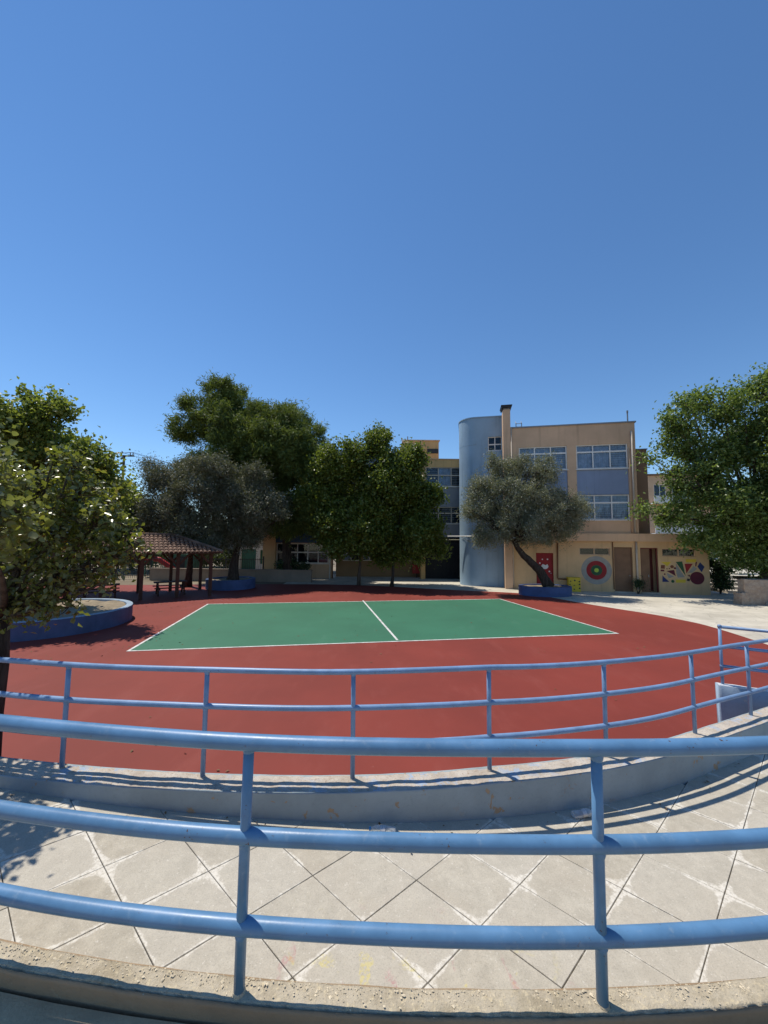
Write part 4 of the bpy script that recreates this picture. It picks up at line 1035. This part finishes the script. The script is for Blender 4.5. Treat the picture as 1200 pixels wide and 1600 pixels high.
# its ground floor under the trees, set back and coloured darker for deep shade
gA, gB, gC = wr(533, 560, 858, 878), wr(566, 588, 858, 878), wr(597, 660, 858, 878)
zg = 3.298
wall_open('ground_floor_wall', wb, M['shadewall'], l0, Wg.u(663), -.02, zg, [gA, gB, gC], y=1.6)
for q in (gA, gB): window(wb, *q, 2, .6, 1.6, (0,), (), sill=False)
window(wb, *gC, 3, .6, 1.6, (2,), (), sill=False)
ugl, ugr = Wg.u(663), Wg.u(722)
MB().box(ugl, ugr + .6, .5, .6, -.02, 3.35).build('passage_back', M['room'], wb)
for k in range(30):
    uu = ugl + .06 + (ugr - ugl) * k / 29; MB().box(uu - .015, uu + .015, -.03, .0, .05, 3.0).build('gate_bar', M['ironbar'], wb)
MB().box(ugl, ugr + .1, -.04, .01, 3.001, 3.06).box(ugl, ugr + .1, -.04, .01, .0, .049).build('gate_rail', M['ironbar'], wb)
# left end: ochre pillar, blue band, windows
e0, e1, e2 = Wg.u(413), Wg.u(432), Wg.u(521)
MB().box(e0, e1, -.45, .6, -.02, Wg(420, 815)[1] + 1.6).build('ochre_pillar', M['yellow'], wb)
le = wr(433, 514, 849, 880)
wall_open('end_wall', wb, M['tan'], e1 + .002, e2, -.02, le[3] + .05, [le], y=-.2)
window(wb, *le, 5, .55, -.2, (), (4,), sill=True)
MB().box(e1 + .002, e2 + .3, -.3, .5, le[3] + .052, le[3] + 1.5).build('blue_band', plain('deep_blue_render', (.05, .11, .22), .8, .1, .8), wb)
MB().box(e1 + .002, l0 - .01, .45, 6, le[3] + 1.6, 6.8).build('upper_end', M['tan'], wb)
a = Wg(516, 850, -.45); MB().tube([(a[0], -.42, le[3] + 1.3), (a[0], -.42, .0)], .06, 8).build('downpipe', M['frame'], wb, True)
MB().tube([(a[0] + .22, -.38, le[3] + .4), (a[0] + .22, -.38, .0)], .05, 8).build('downpipe', M['pipebrown'], wb, True)
rb = G(650, 905); hb = thing('fire_hose_box', 'small red box on the shaded wall near the dark gate', 'box', (D(651, 890, 34.4).x, 34.4, 0))
MB().box(-.38, .38, -.14, .14, .35, 1.15).build('cabinet', M['toyred'], hb); MB().box(-.03, .03, -.1, .1, -.02, .349).build('leg', M['ironbar'], hb); MB().box(-.34, .34, -.16, -.142, .4, 1.1).build('lid', M['toyred'], hb)

# ------------------------------------------------------------------ low walls, fence and yard on the far left
lw0, lw1 = D(235, 905, 30.4), D(487, 905, 29.6); t = (lw1 - lw0); rzl = math.atan2(t.y, t.x); Lw = math.hypot(t.x, t.y)
bw = thing('garden_wall', 'low beige wall below the left windows and iron fence', 'wall', (lw0.x, lw0.y, 0), rzl)
MB().box(0, Lw, -.12, .12, -.02, .86).build('wall', M['beige'], bw); MB().box(-.03, Lw + .03, -.16, .16, .861, .93).build('coping', M['beige'], bw)
fn = thing('iron_fence', 'black iron bar fence along the playground behind the pavilion', 'fence', (D(120, 900, 31.2).x, 31.2, 0), rzl * .5)
Lf = D(413, 900, 31.0).x - D(120, 900, 31.2).x
fb = mesh('bar', *[getattr(MB().box(-.011, .011, -.011, .011, .05, 1.75), k) for k in ('v', 'f')], M['ironbar'])
for k in range(int(Lf / .15)): ob('bar', fb, fn, (.075 + k * .15, 0, 0))
for z in (.25, 1.6): MB().box(0, Lf, -.025, .025, z, z + .045).build('rail', M['ironbar'], fn)
for k in range(6): MB().box(k * Lf / 5 - .04, k * Lf / 5 + .04, -.04 - .03, .04 - .03, -.02, 1.9).build('post', M['ironbar'], fn)
kp = D(393, 880, 37); kb = thing('kiosk_building', 'small pale building with a green door beyond the fence', 'building', (kp.x, 37, 0))
wall_open('wall', kb, M['white'], -2.6, 2.2, -.02, 3.2, [(-1.0, .4, .05, 2.3), (-2.2, -1.4, .9, 2.2), (.8, 1.7, .9, 2.2)], 0, .2)
MB().box(-1.0, .4, .12, .18, .05, 2.3).build('door', M['shedgreen'], kb); MB().box(-2.2, -1.4, .1, .12, .9, 2.2).build('window', M['room'], kb); MB().box(.8, 1.7, .1, .12, .9, 2.2).build('window', M['shedgreen'], kb)
MB().box(-2.8, 2.4, -.5, 4, 3.201, 3.4).build('roof', M['beige'], kb); MB().box(-2.58, 2.18, .22, 3.5, -.02, 3.2).build('wall_core', M['white'], kb)
tyd = D(262, 890, 33); sl = thing('playground_slide', 'red playground slide seen dimly through the pavilion', 'slide', (tyd.x - 1.2, 33, 0), .2)
MB().tube([(0, 0, 1.5), (.4, 0, 1.45), (1.8, 0, .45), (2.3, 0, .35)], .22, 8).build('chute', M['toyred'], sl)
for (x, y) in ((-.8, -.4), (-.8, .4), (0, -.4), (0, .4)): MB().tube([(x, y, -.02), (x, y, 2.1)], .05, 8).build('post', M['shedgreen'], sl)
MB().box(-.85, .05, -.45, .45, 1.4, 1.48).build('platform', M['toyred'], sl); MB().add([(-.95, -.55, 2.1), (.15, -.55, 2.1), (.15, .55, 2.1), (-.95, .55, 2.1), (-.4, 0, 2.6)], [(0, 1, 4), (1, 2, 4), (2, 3, 4), (3, 0, 4), (3, 2, 1, 0)]).build('roof', M['toyred'], sl)
sd = D(288, 890, 34.5); sh = thing('garden_shed', 'dark green shed seen dimly behind the pavilion posts', 'shed', (sd.x, 34.5, 0), .1)
MB().box(-1.1, 1.1, -.8, .8, -.02, 1.9).build('wall', M['shedgreen'], sh); MB().add([(-1.25, -.95, 1.9), (1.25, -.95, 1.9), (1.25, .95, 1.9), (-1.25, .95, 1.9), (-1.25, 0, 2.5), (1.25, 0, 2.5)], [(0, 1, 5, 4), (2, 3, 4, 5), (0, 4, 3), (1, 2, 5), (0, 3, 2, 1)]).build('roof', M['shedgreen'], sh)
MB().box(-.35, .35, -.83, -.802, 0, 1.7).build('door', M['ironbar'], sh)

# ------------------------------------------------------------------ pavilion
NLp, NRp = Vector((-15.5, 18.5, 0)), Vector((-9.95, 22.3, 0)); ax = (NRp - NLp); Lp = ax.length; rzp = math.atan2(ax.y, ax.x); Dp = 3.3
pv = thing('pavilion', 'open wooden pavilion with a hipped clay tile roof at the left', 'pavilion', NLp, rzp)
for k in range(5):
    for yy in (0, Dp):
        x = Lp * k / 4; MB().box(x - .085, x + .085, yy - .085, yy + .085, -.02, 2.38).build('post', M['wood'], pv)
        for s_ in (-1, 1):
            if 0 <= k + s_ <= 4: MB().add([(x + s_ * .086, yy - .04, 1.75), (x + s_ * .086, yy + .04, 1.75), (x + s_ * .086, yy + .04, 1.9), (x + s_ * .086, yy - .04, 1.9), (x + s_ * .6, yy - .04, 2.34), (x + s_ * .6, yy + .04, 2.34), (x + s_ * .48, yy + .04, 2.379), (x + s_ * .48, yy - .04, 2.379)],
                                                [(0, 1, 2, 3), (4, 5, 1, 0), (5, 6, 2, 1), (6, 7, 3, 2), (7, 4, 0, 3), (4, 7, 6, 5)]).build('brace', M['wood'], pv)
for yy in (0, Dp): MB().box(-.3, Lp + .3, yy - .07, yy + .07, 2.381, 2.53).build('beam', M['wood'], pv)
for x in (0, Lp / 2, Lp): MB().box(x - .06, x + .06, .071, Dp - .071, 2.385, 2.5).build('beam', M['wood'], pv)
ov, ze, zr = .5, 2.46, 3.42; rx0, rx1 = 1.75, Lp - 1.75
E = [(-ov, -ov, ze), (Lp + ov, -ov, ze), (Lp + ov, Dp + ov, ze), (-ov, Dp + ov, ze)]; R0, R1 = (rx0, Dp / 2, zr), (rx1, Dp / 2, zr)
MB().add(E + [R0, R1] + [(p[0], p[1], p[2] - .05) for p in E + [R0, R1]], [(0, 1, 5, 4), (2, 3, 4, 5), (1, 2, 5), (3, 0, 4), (6, 10, 11, 7), (8, 11, 10, 9), (7, 11, 8), (9, 10, 6), (0, 6, 7, 1), (1, 7, 8, 2), (2, 8, 9, 3), (3, 9, 6, 0)]).build('roof_deck', M['wood'], pv)
tm = MB()
def tile_slope(e0, e1, r0, r1):
    e0, e1, r0, r1 = map(Vector, (e0, e1, r0, r1)); along = (e1 - e0); Ln = along.length; al = along / Ln
    mid = (r0 + r1) / 2; upv = (mid - e0); upv = upv - al * upv.dot(al); hl = upv.length; uu = upv / hl; nn = al.cross(uu)
    if nn.z < 0: nn = -nn
    wid = .21; rows = int(hl / .34) + 1; rnd = random.Random(9)
    for k in range(int(Ln / wid)):
        s_ = (k + .5) * wid; lo_ = s_ / max((r0 - e0).dot(al), 1e-4); hi_ = (Ln - s_) / max((e1 - r1).dot(al), 1e-4); mxh = min(1, lo_, hi_) * hl
        for r_ in range(rows):
            a = r_ * .34; b = min(a + .40, mxh + .03)
            if a > mxh - .03: break
            pts_ = []; lift = .018 + rnd.uniform(0, .006); js = rnd.uniform(-.008, .008)
            for (aa, lf_, rd_) in ((a - .03, .045 + lift, .088), (b, .015, .075)):
                for q in range(5):
                    an = math.pi * q / 4; pts_.append(e0 + al * (s_ + js + rd_ * math.cos(an)) + uu * aa + nn * (lf_ + rd_ * .75 * math.sin(an) - .02))
            tm.add(pts_, [(q, q + 1, q + 6, q + 5) for q in range(4)] + [(0, 1, 2, 3, 4)])
tile_slope(E[0], E[1], R0, R1); tile_slope(E[2], E[3], R1, R0); tile_slope(E[1], E[2], R1, R1); tile_slope(E[3], E[0], R0, R0)
tm.tube([R0 and (R0[0], R0[1], R0[2] + .03), (R1[0], R1[1], R1[2] + .03)], .10, 8)
for (a, b) in ((E[0], R0), (E[1], R1), (E[2], R1), (E[3], R0)): tm.tube([(a[0], a[1], a[2] + .05), (b[0], b[1], b[2] + .03)], .095, 8)
o = tm.build('roof_tile', M['rooftile'], pv); o['kind'] = 'stuff'
def picnic(lbl, x, y, rz):
    p = NLp + Matrix.Rotation(rzp, 3, 'Z') @ Vector((x, y, 0)); t = thing('picnic_table', lbl, 'table', p, rzp + rz, 'picnic tables under the pavilion')
    for k in range(4): MB().box(-.85, .85, -.36 + k * .182, -.36 + k * .182 + .17, .70, .745).build('top_plank', M['wood'], t)
    for s_ in (-1, 1):
        MB().box(-.85, .85, s_ * .72 - .13, s_ * .72 + .13, .42, .46).build('bench_seat', M['wood'], t)
        MB().box(s_ * .6 - .04, s_ * .6 + .04, -.78, .78, .34, .419).build('crossbar', M['wood'], t)
        for q in (-1, 1): MB().tube([(s_ * .66, q * .62, -.02), (s_ * .66, q * .22, .70)], .045, 6).build('leg', M['wood'], t)
picnic('dark wooden picnic table under the left half of the pavilion', 1.6, 1.6, 0); picnic('dark wooden picnic table under the right half of the pavilion', 4.9, 1.7, 0)

# ------------------------------------------------------------------ utility pole with wires
up_ = D(194, 712, 42); ut = thing('utility_pole', 'wooden utility pole with crossarm and wires above the far trees', 'pole', (up_.x, 42, 0))
MB().tube([(0, 0, -.05), (0, 0, up_.z + .05)], [.17, .12], 10).build('pole', M['barkdark'], ut, True)
MB().box(-.35, 1.15, -.16, -.04, up_.z - .12, up_.z + .02).build('crossarm', M['barkdark'], ut)
for x in (-.25, .75, 1.05): MB().lathe([(.0, up_.z + .02), (.05, up_.z + .02), (.07, up_.z + .12), (.04, up_.z + .2), (.07, up_.z + .28), (.03, up_.z + .36), (0, up_.z + .36)], 8).build('insulator', M['metal'], ut, loc=(x, -.1, 0))
for x, dz in ((-.25, .36), (.75, .36), (1.05, .36), (0, -.9), (0, -1.6)):
    for (ex, ey, ez) in ((22, 26, -1.5), (-26, -8, -1.0)):
        pth = []
        for k in range(13):
            s_ = k / 12; pth.append((x + ex * s_, -.1 + ey * s_, up_.z + dz + ez * s_ - 2.0 * 4 * s_ * (1 - s_) * .5))
        MB().tube(pth, .018, 5).build('wire', M['ironbar'], ut)

# ------------------------------------------------------------------ right side: steps, stone wall, car, far apartment block
st0 = D(1118, 920, 25.4)
stp = thing('stone_steps', 'pale stone steps climbing between the school end and the stone wall', 'steps', (D(1128, 915, 25.5).x, 25.2, 0), -.12)
for k in range(5): MB().box(.1, 3.1, k * .95, k * .95 + .99, -.02 if k == 0 else k * .16 - .0, (k + 1) * .16 - .002).build('step', M['stonepale'], stp)
sheet('upper_path', [(D(1105, 900, 30).x, 29.6), (48, 24.5), (60, 60), (D(1090, 900, 60).x, 60)], M['plaza'], .80, kind='structure')
sw0 = G(1165, 945)
sw = thing('stone_wall', 'rough pale stone wall with broken end beside the steps at the right', 'wall', (sw0.x, sw0.y, 0), -.1)
def rough_box(x0, x1, y0, y1, z0, z1, n, amp, seed, mat, name, par):
    import bmesh
    bm = bmesh.new(); bmesh.ops.create_cube(bm, size=1); bmesh.ops.subdivide_edges(bm, edges=bm.edges[:], cuts=n, use_grid_fill=True)
    for v_ in bm.verts:
        c = Vector(((v_.co.x + .5) * (x1 - x0) + x0, (v_.co.y + .5) * (y1 - y0) + y0, (v_.co.z + .5) * (z1 - z0) + z0))
        v_.co = c + Vector(mnoise.noise_vector(c * 2.2 + Vector((seed, 0, 0)))) * amp + Vector(mnoise.noise_vector(c * 7 + Vector((seed, 0, 0)))) * amp * .5
    me = bpy.data.meshes.new(name); bm.to_mesh(me); bm.free(); me.materials.append(mat); return ob(name, me, par)
rough_box(0, 6, 0, .45, -.05, 1.32, 14, .045, 1, M['stone'], 'wall', sw)
rough_box(-.28, .12, -.1, .42, -.05, .62, 8, .07, 5, M['stone'], 'end_stone', sw)
for k in range(3): rough_box(.95 + k * .55, 6, -1.05 + k * .3, -.02, -.04 if k == 0 else k * .16, k * .16 + .16, 10, .012, 9 + k, M['stonepale'], 'step', sw)
cp = D(1182, 885, 37); car = thing('parked_car', 'dark blue parked car glimpsed under the right tree', 'car', (cp.x, 37, .80), .15)
def carbody(sec, x0, mat, name):
    return None
prof = [(-2.1, .35), (-2.15, .6), (-2.05, .86), (-1.25, .95), (-.75, 1.40), (.75, 1.45), (1.45, .98), (2.05, .88), (2.12, .55), (2.05, .35)]
def ext(poly, w0, w1, name, mat, par):
    n = len(poly); v = []
    for (x, z) in poly:
        k = max(0, (z - .9)) * .28; v += [(x, -w0 + k, z), (x, w0 - k, z)]
    f = [(2 * i, 2 * ((i + 1) % n), 2 * ((i + 1) % n) + 1, 2 * i + 1) for i in range(n)] + [tuple(range(0, 2 * n, 2))[::-1], tuple(range(1, 2 * n, 2))]
    return ob(name, mesh(name, v, f, mat), par)
ext(prof, .84, .7, 'body', M['carpaint'], car)
for (xa, xb, xc, xd) in ((-1.12, -.1, -.05, -.68), (.02, 1.25, .70, .02)):
    for s_ in (-1, 1):
        q = [(xa, 1.0), (xb, 1.0), (xc, 1.36), (xd, 1.34)]
        MB().add([(x, s_ * (.846 - max(0, z - .9) * .28), z) for x, z in q], [(0, 1, 2, 3)]).build('side_window', M['room'], car)
MB().add([(-1.24, -.7, .985), (-1.24, .7, .985), (-.8, .62, 1.375), (-.8, -.62, 1.375)], [(0, 1, 2, 3)]).build('windscreen', M['room'], car)
for x in (-1.35, 1.35):
    for s_ in (-1, 1):
        wl = MB().tube([(x, s_ * .62, .32), (x, s_ * .87, .32)], .32, 20).build('wheel', M['tyre'], car); MB().tube([(x, s_ * .868, .32), (x, s_ * .885, .32)], .2, 14).build('rim', M['chrome'], wl)
for s_ in (-1, 1): MB().box(-2.16, -2.08, s_ * .6 - .16, s_ * .6 + .16, .62, .78).build('headlight', M['lamp'], car); MB().box(2.06, 2.13, s_ * .65 - .12, s_ * .65 + .12, .62, .8).build('tail_light', M['toyred'], car)
ab = Facade((D(1040, 900, 60).x, 60), (1, -.15))
apt = thing('apartment_building', 'distant apartment block with a white balcony behind the right tree', 'building', (ab.P.x, 60, 0), ab.rz)
q0, q1 = ab.u(1015), ab.u(1130); zA = ab(1040, 743)[1]
wz = [(ab(1040, y1)[1], ab(1040, y0)[1]) for (y0, y1) in ((757, 775), (805, 822), (850, 866))]
ops = [(q0 + 1 + k * 2.6, q0 + 2.7 + k * 2.6, a, b) for (a, b) in wz for k in range(4)]
wall_open('wall', apt, M['tan'], q0, q1, -.02, zA, ops, depth=.3)
for q in ops: window(apt, *q, 2, None, 0, (), (), sill=False)
MB().box(q0 + .02, q1 - .02, .9, 9, -.02, zA - .02).build('block_core', M['tan'], apt); MB().box(q0 - .2, q1 + .2, -.3, 9.2, zA + .001, zA + .25).build('roof_slab', M['rooftile'], apt)
for (a, b) in wz: MB().box(q0 + .3, q1 - .3, -1.3, -.01, a - 1.3, a - 1.15).build('balcony_slab', M['white'], apt); MB().box(q0 + .3, q1 - .3, -1.38, -1.3, a - 1.148, a - .15).build('balcony_front', M['white'], apt)
a = ab(1050, 738, 2); MB().tube([(a[0], 2, zA), (a[0], 2, zA + 1.6)], .04, 6).tube([(a[0] - .4, 2, zA + 1.4), (a[0] + .4, 2, zA + 1.4)], .03, 6).build('antenna', M['metal'], apt)

# ------------------------------------------------------------------ fallen leaves
rngf = np.random.default_rng(91)
spots = [((-8.5, 12.5), 2.6, 70), ((P3[0] - .5, P3[1] - 1.6), 2.2, 60), ((-4, 25.5), 4.0, 90), ((-10, 19), 3.0, 60), ((-3.0, 5.0), 1.8, 40), ((2, 14), 9.0, 60)]
C = np.concatenate([np.column_stack([rngf.normal(c[0], r_ * .5, n), rngf.normal(c[1], r_ * .5, n), np.full(n, .014)]) for c, r_, n in spots])
inside = np.hypot(C[:, 0] - PL[0], C[:, 1] - PL[1]) < 2.8
C = C[~inside]; keep = np.array([c[1] > far_y(max(-7, min(6.4, c[0]))) + .3 for c in C]); C = C[keep]
Nn = unit_rows(rngf.normal(size=C.shape) * .18 + np.array([0, 0, 1])); T = rngf.normal(size=C.shape); T = unit_rows(T - Nn * np.sum(T * Nn, 1, keepdims=True))
sz = rngf.uniform(.035, .085, len(C))
ob('fallen_leaves', leaf_mesh('fallen_leaves', C, None, Nn, T, sz, sz * .6, plain('dry_leaf', (.20, .12, .055), .8, .4, 8), .1), None, kind='stuff', label='dry brown leaves scattered over the red court')
# and a few on the ramp floor along the wall foot
C = []
for k in range(26):
    x = rngf.uniform(-3.2, 4.2); p = far_pt(x, .19 + abs(rngf.normal()) * .12); C.append((p.x, p.y, floor_z(p.x) + .010))
C = np.array(C); Nn = unit_rows(rngf.normal(size=C.shape) * .2 + np.array([0, 0, 1])); T = rngf.normal(size=C.shape); T = unit_rows(T - Nn * np.sum(T * Nn, 1, keepdims=True))
sz = rngf.uniform(.018, .045, len(C))
ob('fallen_leaves', leaf_mesh('fallen_leaves', C, None, Nn, T, sz, sz * .55, bpy.data.materials['dry_leaf'], .12), None, kind='stuff', label='small dry leaves along the foot of the ramp wall')
